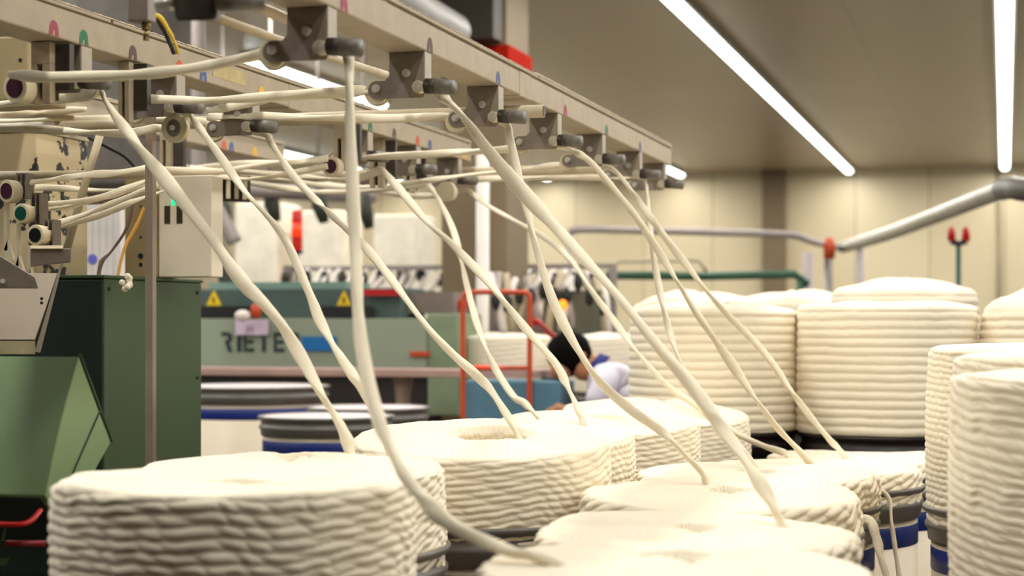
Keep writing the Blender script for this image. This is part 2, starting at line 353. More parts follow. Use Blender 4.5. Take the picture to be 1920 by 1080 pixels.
# (px centre, depth, top row, rim z, coil R, label coil, label can, kwargs)
coils = [
 ('Z', 445, 3.02, 895, 1.09, .300, 'nearest large cotton coil in the left corner, its blurred woven side filling the foreground', None, dict(row=.0178, cell=.062, amp=.0075, skew=.6, tan=.05, wob=.6, dome=-.008, hole=.05)),
 ('A', 552, 3.64, 872, 1.094, .304, 'broad cotton coil just behind the nearest left coil, folds across its domed top', 'can under the second left coil, grey rim poking out beside the nearest coil', dict(row=.018, cell=.05, amp=.009, skew=.5, tan=.30, dome=.02, hole=.05, lump=.006)),
 ('B', 900, 4.19, 842, 1.095, .302, 'sharp cotton coil in mid picture with a wide open braided centre hole', 'can with dark grey rim under the sharp coil with the wide hole', dict(row=.0155, cell=.066, amp=.0065, skew=.6, tan=.10, dome=.012, hole=.105, hx=.025, rise=.055)),
 ('O', 977, 4.79, 822, 1.095, .302, 'squeezed cotton coil, only a white edge and a rough strip of side showing', 'hidden can beneath the squeezed coil of the back row', dict(row=.016, cell=.035, amp=.007, dome=.02, hole=.06, rise=.03)),
 ('M', 1121, 5.4, 800, 1.095, .305, 'cotton coil behind the sharp one, with a small golden hole in its top', 'can beneath the coil with the small golden hole', dict(row=.0155, cell=.06, amp=.006, dome=.01, hole=.06, hx=.03, skew=.7, rise=.04, tan=.10)),
 ('P', 1230, 6.0, 778, 1.095, .312, 'rearmost cotton coil of the middle row, in front of the bending worker', 'can beneath the rearmost coil of the middle row', dict(row=.0165, cell=.05, amp=.006, dome=.03, hole=.045, lump=.006, tilt=-.04, rise=.03)),
 ('L', 1262, 2.66, 1056, 1.09, .29, 'closest cotton coil at the bottom edge, a thick strand sinking onto its top', 'can under the closest coil at the bottom edge', dict(row=.020, cell=.07, amp=.009, dome=.012, hole=.06, topamp=.0016, tan=.3)),
 ('K', 1305, 3.28, 1002, 1.095, .292, 'low cotton coil above the bottom one, where the thickest strand lands', 'can with grey rim under the low coil where the thickest strand lands', dict(row=.020, cell=.075, amp=.010, skew=.3, tan=.34, dome=.008, hole=.05, rise=.01)),
 ('J', 1348, 3.88, 932, 1.096, .296, 'flat cotton coil with a curled strand entering its shallow centre hole', 'can holding the flat coil, strand tail looped over its rim', dict(row=.020, cell=.07, amp=.010, skew=.3, tan=.30, dome=.006, hole=.05, hx=.02, rise=.02)),
 ('D', 1417, 4.52, 886, 1.092, .3, 'twisted-rope cotton coil fourth from the front in the right row', 'can with thick grey lip under the fourth coil of the right row', dict(row=.020, cell=.07, amp=.010, skew=.3, tan=.32, dome=.004, hole=.06)),
 ('C', 1524, 5.12, 875, 1.085, .3, 'low cotton coil fifth in the right row, sitting inside a wide grey rim', 'white can with broad blue stripe standing clear at the end of the right row', dict(row=.020, cell=.07, amp=.009, skew=.3, tan=.28, dome=.002, hole=.06)),
 ('N', 1618, 5.66, 857, 1.075, .3, 'last low cotton coil of the right row, before the tall pale stacks', 'dark-rimmed can below the last low coil of the right row', dict(row=.020, cell=.06, amp=.009, skew=.3, tan=.28, dome=.002, hole=.06, lump=.003)),
 ('G', 1972, 4.46, 652, 1.085, .3, 'tall full cotton coil with small pebbly weave, third of the three at the right edge', 'can with blue stripe under the pebbly tall coil', dict(row=.0165, cell=.034, amp=.0065, skew=.3, dome=.012, hole=.06, tan=-.03, wob=.45)),
 ('G2', 2060, 3.84, 668, 1.085, .3, 'tall cotton coil wedged between the blurred foremost one and the pebbly one', None, dict(row=.018, cell=.045, amp=.007, skew=.5, dome=.012, hole=.06, tan=-.05)),
 ('H', 2105, 3.22, 702, 1.085, .3, 'blurred foremost tall cotton coil running down the right edge', None, dict(row=.0185, cell=.06, amp=.0075, skew=.8, dome=.012, hole=.06, tan=-.10, wob=.45)),
 ('E', 1662, 6.42, 573, 1.15, .316, 'tall cotton drum of neat level rings, standing full in view behind the right row', 'dark can under the neatly ringed tall drum', dict(kind='rings', row=.031, cell=.035, amp=.008, dome=.012, hole=.06, wob=.05, skew=.8, taper=.012, tan=.0, edge=.02)),
 ('F', 1340, 6.62, 577, 1.15, .312, 'tall ringed cotton drum crossed by falling strands, left of the full one', 'dark can under the ringed drum crossed by strands', dict(kind='rings', row=.032, cell=.035, amp=.008, dome=.02, hole=.06, wob=.05, skew=.8, lump=.008, tan=.0, edge=.02)),
 ('Q', 1695, 7.45, 540, 1.15, .305, 'rounded cotton drum rising behind the fully visible ringed one', None, dict(kind='rings', row=.036, cell=.04, amp=.009, dome=.04, hole=.05, wob=.05, taper=.04, edge=.04, tan=.0)),
 ('R', 2002, 6.3, 560, 1.15, .315, 'tapering tall cotton drum at the right edge above the pebbly coil', None, dict(kind='rings', row=.031, cell=.035, amp=.009, dome=.07, hole=.05, wob=.05, taper=.12, edge=.06, tan=.0)),
 ('F2', 1300, 8.6, 563, 1.15, .3, 'lumpy white cotton top behind the strand-crossed drum, left one', None, dict(kind='rings', row=.034, amp=.009, dome=.03, hole=.05, lump=.016, edge=.05, tan=.0)),
 ('F3', 1482, 8.1, 562, 1.15, .3, 'lumpy white cotton top peeping up in the gap between the two ringed drums', None, dict(kind='rings', row=.034, amp=.009, dome=.03, hole=.05, lump=.016, edge=.05, tan=.0)),
]
CPOS = {}
for i, (k, px, d, ty, rim, R, lab, clab, kw) in enumerate(coils):
    x, y = at(px, d); z1 = zt(ty, d)
    far = d > 5.9
    z0 = rim-.045 if k not in ('E', 'F', 'Q', 'R', 'F2', 'F3') else rim+.002
    CPOS[k] = (x, y, z1, d)
    coil('sliver_coil', x, y, z0, z1, R, lab, i*7+3, N=360 if far else 560, step=.004 if far else .0026,
         group='tall cotton drums at the back' if far else 'cotton coils feeding the creel', **kw)
    dark = k in ('E', 'F')
    backs = {'Z': 'hidden can below the nearest left coil', 'G2': 'can below the wedged tall coil, out of sight', 'H': 'can below the foremost tall coil, out of sight',
             'Q': 'can behind the ringed drum, hidden from view', 'R': 'can below the tapering drum', 'F2': 'can below the left lumpy cotton top', 'F3': 'can below the lumpy top in the gap'}
    can(x, y, rim, R+(.002 if k in 'ZOMLHG2' and k != 'G' else .02) if not far else R+.004, clab or backs[k], dark=dark or k in ('Q', 'R', 'F2', 'F3'), blue=not far)

# ------------------------------------------------------------------ strands
def catmull(pts, per=10):
    pts = [Vector(p) for p in pts]
    out = []; n = len(pts)
    for i in range(n-1):
        p0 = pts[max(i-1, 0)]; p1 = pts[i]; p2 = pts[i+1]; p3 = pts[min(i+2, n-1)]
        for k in range(per):
            t = k/per; t2 = t*t; t3 = t2*t
            out.append(.5*((2*p1)+(-p0+p2)*t+(2*p0-5*p1+4*p2-p3)*t2+(-p0+3*p1-3*p2+p3)*t3))
    out.append(pts[-1]); return out

def strand(pts, r, label, seed, flat=.62, turns=1.1, name='sliver_strand', group='cotton strands on the creel', mt=None, per=12, parent=None):
    pts = [list(p) for p in pts]
    if seed <= 12 and seed != 7: pts = [[pts[0][0]+6, pts[0][1]+24, pts[0][2]]]+pts
    known = [i for i, p in enumerate(pts) if len(p) > 2]
    L = [0]
    for a, b in zip(pts, pts[1:]): L.append(L[-1]+math.hypot(b[0]-a[0], b[1]-a[1]))
    W = []
    for i, p in enumerate(pts):
        if len(p) > 2: d = p[2]
        else:
            a = max(k for k in known if k < i); b = min(k for k in known if k > i)
            t = (L[i]-L[a])/(L[b]-L[a]); d = 1/((1-t)/pts[a][2]+t/pts[b][2])
        W.append(P(p[0], p[1], d))
    C = catmull(W, per); rnd = random.Random(seed)
    ph = rnd.uniform(0, 6); n = 16; rows = []; up = Vector((0.3, -1, .2)); dist = 0
    ks = [rnd.gauss(0, 1) for _ in range(len(C)//6+3)]
    kt = [rnd.gauss(0, 1) for _ in range(len(C)//9+3)]
    for i, p in enumerate(C):
        t = (C[min(i+1, len(C)-1)]-C[max(i-1, 0)]).normalized()
        a = t.cross(up).normalized(); up2 = a.cross(t).normalized(); up = up2
        if i: dist += (C[i]-C[i-1]).length
        f = i/6; q = f-int(f); q = q*q*(3-2*q); nv = ks[int(f)]*(1-q)+ks[int(f)+1]*q
        f = i/9; q = f-int(f); q = q*q*(3-2*q); nt2 = kt[int(f)]*(1-q)+kt[int(f)+1]*q
        rr = r*(.97+.09*nv); fl = max(.42, min(.95, flat+.14*nt2)); tw = ph+dist*turns*2*math.pi+.5*nt2
        row = []
        for j in range(n):
            an = 2*math.pi*j/n
            rad = 1+.05*math.cos(3*an+1)+.03*math.cos(5*an)
            u = rr*math.cos(an)*rad; v = rr*fl*math.sin(an)*rad
            ca, sa = math.cos(tw), math.sin(tw)
            row.append(p+a*(u*ca-v*sa)+up2*(u*sa+v*ca))
        rows.append(row)
    m = MB(); vs = [q for row in rows for q in row]
    m.add(vs, [(i*n+j, i*n+(j+1) % n, (i+1)*n+(j+1) % n, (i+1)*n+j) for i in range(len(C)-1) for j in range(n)], True)
    m.f += [tuple(range(n-1, -1, -1)), tuple((len(C)-1)*n+j for j in range(n))]; m.sm += [True, True]
    o = m.build(name, mt or COT2, parent)
    if not parent: tag(o, label, 'cotton strand', group)
    return o

strand([(664, 892, 3.6), (655, 845), (640, 800), (600, 735), (530, 612), (450, 522), (400, 450), (310, 338), (240, 250), (200, 192, 4.02), (188, 172, 4.03), (160, 178, 4.06), (0, 196, 4.3), (-60, 200, 4.4)], .0148,
       'thick cotton strand sweeping from the leftmost guide down to the second left coil', 1)
strand([(735, 850, 3.72), (715, 800), (688, 745), (640, 672), (605, 612), (580, 550), (530, 442), (460, 360), (410, 290), (368, 232, 4.47), (352, 216, 4.49), (326, 262, 4.6), (300, 240), (230, 250), (110, 245), (0, 240, 4.9), (-60, 238, 5)], .0118,
       'cotton strand from the guide over the white pulley, joining the vertical strand low down', 2)
strand([(1060, 1066, 2.64), (1000, 1042, 2.66), (950, 1032), (850, 985), (785, 925), (735, 850), (697, 745), (677, 640), (668, 520), (664, 400), (657, 250), (654, 115, 3.5), (650, 98, 3.51), (600, 90, 3.53), (510, 98, 3.56), (400, 122), (300, 136), (200, 142), (95, 145, 3.78), (20, 140, 3.85)], .0118,
       'near-vertical cotton strand falling from the nearest bracket, then curving to the bottom coil', 3, flat=.85)
strand([(980, 838, 4.15), (970, 815), (950, 778), (910, 720), (850, 665), (800, 612), (740, 532), (690, 470), (645, 425), (605, 388), (550, 330), (508, 268, 4.93), (495, 252, 4.95), (400, 232, 5.1), (300, 222), (160, 224), (0, 226, 5.6), (-60, 226, 5.7)], .0118,
       'cotton strand running down into the wide braided hole of the sharp coil', 4)
strand([(1095, 800, 4.8), (1088, 778), (1070, 738), (1040, 680), (980, 610), (920, 535), (850, 460), (800, 415), (740, 345), (715, 320, 5.8), (700, 325, 5.82), (650, 338), (560, 330), (450, 322), (290, 312, 6.3)], .0125,
       'cotton strand passing beneath the white round cap to the squeezed coil', 5)
strand([(1014, 790, 5.2), (985, 758), (960, 740), (922, 680), (895, 610), (872, 520), (852, 440), (828, 385), (805, 350, 6.28), (790, 347, 6.3), (700, 356), (620, 360), (560, 357), (470, 344), (292, 322, 6.9)], .0125,
       'thin cotton strand hanging almost straight, left of the round white cap', 6)
strand([(1472, 1000, 3.3), (1458, 966), (1438, 928), (1400, 868), (1350, 798), (1300, 728), (1230, 645), (1160, 558), (1100, 490), (1040, 425), (960, 338), (905, 270), (862, 212), (836, 188, 4.09), (815, 172, 4.11), (740, 166, 4.13), (680, 170, 4.14), (560, 178), (400, 188), (310, 186), (236, 184, 4.3)], .0150,
       'thickest cotton strand, crossing the picture diagonally to the low coil at the bottom', 7, turns=.8)
strand([(1326, 935, 3.95), (1326, 912), (1318, 888), (1290, 858), (1240, 808), (1180, 765), (1120, 710), (1075, 640), (1035, 560), (1005, 465), (990, 400), (975, 340), (957, 262, 4.68), (948, 232, 4.7), (900, 222, 4.72), (835, 216, 4.75), (740, 222), (600, 221), (480, 218), (388, 219, 4.95)], .0120,
       'cotton strand curling at its foot into the hole of the flat coil', 8)
strand([(1475, 852, 5.6), (1432, 836), (1380, 812), (1300, 757), (1250, 722), (1190, 655), (1150, 600), (1105, 540), (1070, 487), (1020, 445), (960, 412), (912, 384), (886, 364, 6.79), (870, 358, 6.8), (780, 368, 7.0), (660, 352, 7.2), (560, 338)  , (450, 330, 7.5)], .0120,
       'thin cotton strand from the far guide to the end coil of the right row', 9)
strand([(1530, 885, 5.1), (1505, 852), (1460, 805), (1420, 752), (1370, 680), (1310, 592), (1260, 512), (1205, 425), (1160, 365), (1112, 308), (1088, 290, 5.3), (1060, 278, 5.32), (980, 275, 5.35), (940, 281), (820, 288), (690, 295), (610, 302), (450, 308), (290, 324, 6.4)], .0125,
       'cotton strand crossing the ringed drum landing left of its neighbour', 10)
strand([(1592, 868, 5.5), (1580, 850), (1545, 812), (1490, 742), (1430, 658), (1350, 575), (1280, 488), (1220, 408), (1178, 350), (1154, 322, 5.89), (1130, 312, 5.91), (1060, 308, 5.95), (990, 318), (880, 328), (760, 344), (700, 350), (600, 348), (460, 328), (291, 328, 6.7)], .0115,
       'rightmost falling cotton strand, sloping across both tall drums', 11)
strand([(1420, 885, 4.6), (1380, 830), (1335, 775), (1300, 722), (1272, 672), (1248, 595), (1230, 510), (1218, 430), (1213, 372), (1211, 345, 6.48), (1195, 334, 6.5), (1110, 333, 6.55), (1000, 334), (900, 336), (740, 350), (640, 362, 7.0)], .0120,
       'straight-hanging far cotton strand at the beam end, meeting the thickest one near the drums', 12)
LEFTS = [
 ([(275, 314, 4.8), (220, 324), (160, 328), (90, 338), (25, 347, 4.7)], 'level cotton strand entering the purple-capped roller at the left edge'),
 ([(292, 332, 4.8), (240, 352), (180, 372), (110, 381), (70, 383, 4.7)], 'cotton strand sagging to the green-capped roller, upper of the pair'),
 ([(297, 345, 4.8), (245, 355), (190, 373), (130, 388), (78, 394, 4.72)], 'cotton strand sagging to the green-capped roller, lower of the pair'),
 ([(296, 348, 4.75), (235, 372), (170, 398), (115, 417), (80, 428, 4.66)], 'cotton strand reaching the black-capped roller, upper of the pair'),
 ([(308, 358, 4.78), (250, 378), (190, 402), (130, 420), (82, 434, 4.7)], 'cotton strand reaching the black-capped roller, lower of the pair'),
 ([(250, 356, 5.1), (180, 357), (120, 353), (66, 351, 5.1)], 'short level cotton strand before the peeling cream cabinet'),
 ([(160, 205, 4.9), (100, 208), (40, 214), (-60, 216, 5)], 'cotton strand entering at the left edge above the long sagging one'),
 ([(520, 182, 4.6), (460, 196), (400, 206)  , (388, 208, 4.7)], 'short cotton strand behind the guide with the white pulley'),
 ([(615, 297, 5.5), (560, 303), (470, 312), (400, 322), (286, 318, 5.5)], 'cotton strand from the purple-capped far roller to the guide comb'),
 ([(615, 312, 5.5), (540, 326), (460, 336), (380, 326), (288, 326, 5.6)], 'second cotton strand from the purple-capped far roller to the comb'),
]
for i, (p, l) in enumerate(LEFTS): strand(p, .0095 if i < 6 else .0105, l, 40+i)
# loose tails over can rims
strand([(1590, 1010, 4.25), (1596, 985), (1612, 974), (1632, 978), (1642, 1005), (1652, 1045), (1672, 1110, 4.2)], .0125, 'loose cotton tail looped over the grey rim beside the flat coil', 61, group='loose strand tails')
strand([(1640, 950, 4.6), (1642, 928), (1655, 922), (1668, 940), (1672, 985), (1680, 1040), (1690, 1110, 4.45)], .0085, 'thin loose cotton tail hanging before the broad blue stripe', 62, group='loose strand tails')

# ------------------------------------------------------------------ creel beams
BX = [-1.295, -2.02, -2.75]           # +X face of each beam
BZ0, BZ1, BW = 2.18, 2.25, .10
def yd(X, d): return (d+X*ST)/CT
A_COL = [(150, 52, 76), (24, 106, 70), (88, 58, 54), (206, 80, 42), (66, 88, 140), (236, 176, 20)]
A_NAME = ['magenta', 'green', 'brown', 'orange', 'blue', 'yellow']
def letter_a(y, x, h, ci, parent, z=BZ0+.002):
    """a rounded stencil letter A lying on the +X face, reading along +Y"""
    w_ = h*1.12; out = []
    for k in range(13):
        a = math.pi*(1-k/12); out.append((math.cos(a)*w_/2, h-w_/2*1.1+math.sin(a)*w_/2*1.1))
    outer = [(-w_/2*1.12, 0)]+out+[(w_/2*1.12, 0)]
    inner = [(p*.24, q*.38) for p, q in outer]
    m = MB(); n = len(outer); e = .0008
    vs = [(x+e, y+p, z+q) for p, q in outer]+[(x+e, y+p, z+q) for p, q in inner]
    m.add(vs, [(i, i+1, n+i+1, n+i) for i in range(n-1)])
    o = m.build('letter_mark', mat('mark '+A_NAME[ci], A_COL[ci], .6, var=.15, scale=80), parent)
    o['label'] = A_NAME[ci]+' painted letter'
beams = []
BL = ['long beige creel beam nearest the camera, lint along its top edge', 'middle beige creel beam with a row of coloured letters',
      'short beige creel beam behind the other two, seen low on the left']
DR = [(2.6, 7.1), (2.9, 6.92), (4.2, 6.98)]
for bi, X in enumerate(BX):
    y0, y1 = yd(X, DR[bi][0]), yd(X, DR[bi][1])
    t = thing('creel_beam', (X-BW/2, (y0+y1)/2, BZ0), BL[bi], 'beam', 'creel beams'); beams.append(t)
    js = [yd(X, 4.88)] if bi == 0 else ([yd(X, 5.16)] if bi == 1 else [])
    cuts = [y0]+js+[y1]
    for a, b in zip(cuts, cuts[1:]):
        MB().box(X-BW, X, a+.001, b-.001, BZ0, BZ1).build('channel', BEAM, t, bevel=.004)
    # lip that stands proud along the top, broken at joints
    lips = MB(); yy = y0
    while yy < y1-.05:
        e = min(yy+1.28, y1); lips.box(X-BW-.004, X+.006, yy, e-.012, BZ1+.0005, BZ1+.008); yy = e
    lips.build('top_lip', BEAM, t, bevel=.002)
    MB().box(X-BW+.01, X-.004, y0+.01, y1-.01, BZ1+.008, BZ1+.012).build('dark_groove', DARKST, t)
    # lint ridge
    rnd = random.Random(bi); rows = []; n = 7; ky = int((y1-y0)/.012)
    m = MB()
    for k in range(ky):
        y = y0+.012*k; h = .004+.003*rnd.random()+(.007 if bi == 0 and y > y0+(y1-y0)*.55 else 0); x_ = X-.014+.002*rnd.random()
        rows.append([(x_+.016*math.cos(a), y, BZ1+.010+h*math.sin(a)) for a in [math.pi*j/(n-1) for j in range(n)]])
    m.add([p for r_ in rows for p in r_], [(i*n+j, (i+1)*n+j, (i+1)*n+j+1, i*n+j+1) for i in range(ky-1) for j in range(n-1)], True)
    o = m.build('lint_ridge', LINT, t); o['kind'] = 'stuff'
    # joint sleeves
    for j in js:
        MB().box(X-BW-.003, X+.0015, j-.004, j+.12, BZ0-.003, BZ1-.001).build('joint_sleeve', BEAM, t, bevel=.003)
    def py_of(px): return yd(X, F*(X/CT)/(px-1884))
    if bi == 0: marks = [(645, 0), (806, 2), (934, 4), (1060, 0), (1137, 1), (1200, 4)]
    elif bi == 1: marks = [(101, 0), (157, 1), (249, 2), (336, 3), (381, 4), (490, 5), (670, 0), (694, 1), (739, 2), (783, 3), (806, 4), (870, 5)]
    else: marks = [(345, 0), (420, 3), (434, 4), (477, 5)]
    for px, ci in marks: letter_a(py_of(px), X, .034, ci, t, BZ0+.002)
# paper label patches on the middle beam
MB().box(BX[1], BX[1]+.001, yd(BX[1], 4.66), yd(BX[1], 4.86), BZ0+.022, BZ0+.058).build('paper_patch', mat('patch', (188, 170, 122), .8, var=.12, scale=30), beams[1])

# brackets
def bracket(X, d, label, s=1.0, seed=0):
    y = yd(X, d); x = X-.002
    t = thing('guide_bracket', (x-.05, y, BZ0), label, 'bracket', 'guide brackets under the creel beams')
    foot = [(-.119+.021*math.cos(a), -.087+.021*math.sin(a)) for a in [math.radians(v) for v in range(90, 271, 20)]]
    poly = [(0, 0), (-.020, 0), (-.020, -.003), (-.052, -.003), (-.052, 0), (-.087, 0), (-.087, -.055), (-.098, -.066)]+foot+[(-.006, -.108), (0, -.1)]
    m = MB().prism([(x+a*s, BZ0+b*s) for a, b in poly], y, y+.004, 'y'); m.build('plate', STEEL, t)
    m = MB().prism([(x-.001, BZ0-.004), (x-.001, BZ0-.107), (x-.036, BZ0-.107)], y-.0022, y-.0004, 'y'); m.build('folded_gusset', STEEL_LIT, t)
    MB().box(x-.004, x, y+.004, y+.05, BZ0-.095, BZ0-.001).build('side_flange', STEEL_LIT, t)
    MB().box(x-.08, x-.004, y+.004, y+.05, BZ0-.004, BZ0-.0002).build('mounting_flange', STEEL, t)
    for k, (a, b) in enumerate(((-.044, -.05), (-.119, -.084))):
        c = (x+a, y-.001, BZ0+b)
        MB().cyl(c, (c[0], c[1]-.004, c[2]), .010, 20).cyl((c[0], c[1]-.004, c[2]), (c[0], c[1]-.008, c[2]), .006, 16).build('screw', SCREW, t)
    c = (x-.008, y-.001, BZ0-.086)
    w = MB().cyl((c[0], c[1]+.001, c[2]), (c[0], c[1]-.024, c[2]), .0145, 24).build('bush', CREAM, t)
    w = MB().cyl((c[0], c[1]-.0242, c[2]), (c[0], c[1]-.028, c[2]), .0105, 20).cyl((c[0], c[1]-.028, c[2]), (c[0], c[1]-.031, c[2]), .005, 6).build('screw', SCREW, t)
    m = MB().capsule((x+.006, y-.008, BZ0-.083), (x+.078, y-.022, BZ0-.091), .0175); m.build('rubber_roller', RUB, t)
    MB().tube([(x+.008, y-.0095, BZ0-.0835), (x+.034, y-.0142, BZ0-.086)], .0180, 20).build('roller_sleeve', DARKST, t)
    MB().cyl((x-.122, y+.0045, BZ0-.092), (x-.122, y+.017, BZ0-.092), .028, 32).cyl((x-.122, y+.017, BZ0-.092), (x-.122, y+.020, BZ0-.092), .031, 32).build('pulley', CREAM, t)
    return t
bl = ['dark guide bracket hanging over the vertical strand, nearest on the near beam', 'guide bracket where the thickest strand starts',
      'guide bracket beside the open tube end on the near beam', 'guide bracket just beyond the beam joint, two screws showing', 'guide bracket two places beyond the beam joint',
      'guide bracket next to last on the near beam', 'guide bracket at the very end of the near beam']
for d, l in zip((3.50, 4.085, 4.68, 5.30, 5.89, 6.49, 6.96), bl): bracket(BX[0], d, l)
bl = ['guide bracket at the start of the leftmost falling strand', 'guide bracket above the white pulley on the middle beam', 'guide bracket with two round screws under the yellow letter',
      'guide bracket beside the purple-capped far roller', 'guide bracket above the thin straight strand on the middle beam', 'small guide bracket at the end of the middle beam']
for d, l in zip((4.0, 4.46, 4.91, 5.8, 6.28, 6.76), bl): bracket(BX[1], d, l)

# hangers: square posts with a slot
def hanger(px, X, top, bot, d, w_, label, dark=False):
    p = P(px, HZ, d); t = thing('slotted_hanger', (p.x, p.y, bot), label, 'hanger', 'slotted hangers below the creel beams')
    m = MB().box(p.x-w_/2, p.x-w_/2+w_*.28, p.y-.012, p.y+.012, bot, top-.05).box(p.x+w_/2-w_*.42, p.x+w_/2, p.y-.012, p.y+.012, bot, top-.05)
    m.box(p.x-w_/2, p.x+w_/2, p.y-.012, p.y+.012, top-.05, top); m.build('slotted_post', BEAM, t, bevel=.0015)
    MB().box(p.x-w_/2+.002, p.x+w_/2-.002, p.y+.013, p.y+.03, bot+.01, top-.002).build('dark_backing', DARKST, t)
    MB().box(p.x+w_/2+.002, p.x+w_/2+.036, p.y+.01, p.y+.03, bot+.03, top-.004).build('side_block', DARKST, t)
    return t
ZB = BZ0-.002
hanger(81, 0, ZB, zt(195, 3.95), 3.95, .048, 'pale slotted hanger beside the purple-capped roller at the left edge')
hanger(236, 0, ZB, zt(230, 4.25), 4.25, .030, 'narrow slotted hanger just left of the white pulley')
hanger(640, 0, ZB, zt(320, 5.55), 5.55, .045, 'slotted hanger right beside the purple-capped far roller')
hanger(708, 0, ZB, zt(352, 6.05), 6.05, .05, 'slotted hanger behind the vertical strand on the middle beam')
hanger(768, 0, ZB, zt(362, 6.5), 6.5, .045, 'slotted hanger near the round white cap')
hanger(312, 0, ZB, zt(372, 5.6), 5.6, .036, 'slotted hanger at the left end of the guide comb')

ROLL = {}
def roller(px, py, d, r, rgb, nm, label, ring=CREAM, depth=.045, sz=1.1):
    c = P(px, py, d); t = thing('sliver_roller', c, label, 'roller', 'round capped rollers')
    def circ(rad, k=28): return [(c.x+rad*math.cos(2*math.pi*i/k), c.z+rad*sz*math.sin(2*math.pi*i/k)) for i in range(k)]
    MB().prism(circ(r), c.y, c.y+depth, 'y').build('wheel', ring, t, bevel=.002)
    ROLL[nm] = t
    o = MB().prism(circ(r*.68), c.y-.003, c.y+.001, 'y').build('cap', cap_mat(nm, rgb), t); o['label'] = nm+' cap'
    return t
roller(28, 164, 3.9, .030, (58, 20, 40), 'purple', 'purple-capped roller on the slotted hanger at the upper left edge')
roller(12, 358, 4.65, .0245, (64, 22, 48), 'dark purple', 'purple-capped roller, uppermost of the three in the left cluster', sz=1.25)
roller(39, 400, 4.62, .0235, (6, 70, 58), 'green', 'green-capped roller, middle of the three in the left cluster')
roller(66, 441, 4.58, .0250, (12, 16, 18), 'black', 'black-capped roller, lowest of the three in the left cluster')
roller(620, 312, 5.5, .0285, (62, 20, 50), 'plum', 'purple-capped roller far along the middle beam')
roller(835, 359, 6.6, .0350, (214, 202, 170), 'white', 'plain round white cap under the middle beam end')
roller(372, 345, 5.75, .026, (150, 24, 34), 'red', 'red-capped roller partly hidden in the guide comb')
# big white pulley under the guide at (325,240)
c = P(326, 240, 4.5); t = thing('white_pulley', c, 'white pulley wheel with dark hub under the middle beam', 'pulley')
MB().prism([(c.x+.037*math.cos(a), c.z+.037*math.sin(a)) for a in [2*math.pi*i/36 for i in range(36)]], c.y, c.y+.02, 'y').build('wheel', CREAM, t, bevel=.003)
MB().prism([(c.x+.019*math.cos(a), c.z+.022*math.sin(a)) for a in [2*math.pi*i/24 for i in range(24)]], c.y-.006, c.y+.002, 'y').build('hub', RUB, t, bevel=.003)
MB().cyl((c.x, c.y-.005, c.z), (c.x, c.y-.011, c.z), .007, 12).build('screw', SCREW, t)

# round tubes
def tubeobj(name, pts, r, m, label, cat, group=None, n=16):
    return tag(MB().tube(pts, r, n).build(name, m), label, cat, group)
def openpipe(p0, p1, r, label):
    p0, p1 = Vector(p0), Vector(p1)
    t = thing('cross_tube', p0, label, 'tube', 'cross tubes between the creel beams')
    MB().tube([p0, p1], r, 24).build('tube_wall', TUBE, t)
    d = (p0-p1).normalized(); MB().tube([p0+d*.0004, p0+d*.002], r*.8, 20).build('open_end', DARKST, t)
y = yd(BX[0], 4.95); openpipe((-1.245, y, 2.142), (-3.0, y, 2.142), .0185, 'beige cross tube with an open round end below the near beam joint')
y = yd(BX[0], 6.7); openpipe((-1.36, y, 2.135), (-3.0, y, 2.135), .022, 'beige cross tube near the far end of the beams')
y = yd(BX[1], 4.05); openpipe((-2.13, y, 2.262), (-3.1, y, 2.262), .018, 'lint-covered cross tube above the middle beam')
tubeobj('link_rod', [P(392, 29, 3.62), P(480, 60, 3.85), P(520, 75, 3.95), P(620, 108, 4.3), P(725, 141, 4.75)], .0105, TUBE, 'long thin beige rod sloping behind the near beam, under the dark clamp', 'rod', 'rods behind the near beam')
tubeobj('link_rod', [P(380, -30, 3.3), P(480, 12, 3.55), P(560, 44, 3.8)], .0120, TUBE, 'upper beige rod vanishing behind the nearest bracket', 'rod', 'rods behind the near beam')

# dark clamp at top, its fitting and cable
t = thing('dark_clamp', P(380, 10, 3.05), 'dark blurred metal clamp block at the top edge, left of centre', 'clamp')
MB().hexa([P(330, 40, 3.0), P(405, 38, 3.0), P(420, -30, 3.0), P(318, -30, 3.0), P(335, 40, 3.12), P(412, 38, 3.12), P(424, -30, 3.12), P(322, -30, 3.12)]).build('clamp_body', DARKST, t, bevel=.006)
MB().capsule(P(402, 2, 3.0), P(495, 2, 3.02), .016).build('clamp_handle', RUB, t)
MB().capsule(P(292, 6, 3.02), P(345, 8, 3.02), .012).build('clamp_bolt', SCREW, t)
t = thing('valve_fitting', P(272, 30, 3.7), 'dark upright fitting with a brass nut above the middle beam', 'fitting')
MB().box(*sorted((P(244, 0, 3.7).x, P(288, 0, 3.7).x)), P(266, 0, 3.7).y-.02, P(266, 0, 3.7).y+.02, zt(42, 3.7), zt(-40, 3.7)).build('block', STEEL, t, bevel=.003)
MB().cyl(P(274, 40, 3.7), P(274, 56, 3.7), .010, 8).cyl(P(274, 54, 3.7), P(274, 76, 3.7), .0065, 12).build('nut', mat('brass', (140, 120, 84), .35, .8), t)
o = strand([(282, 24, 3.7), (300, 32), (315, 55), (327, 78), (334, 100, 3.9)], .0042, 'yellow cable curving down behind the middle beam', 70, flat=.95, mt=YEL, name='yellow_cable'); tag(o, None, 'cable', 'cables')
o = strand([(288, 26, 3.75), (304, 50), (316, 75), (326, 100, 3.9)], .005, 'black cable curving alongside the yellow one behind the middle beam', 71, flat=.95, mt=BLACK, name='black_cable'); tag(o, None, 'cable', 'cables')

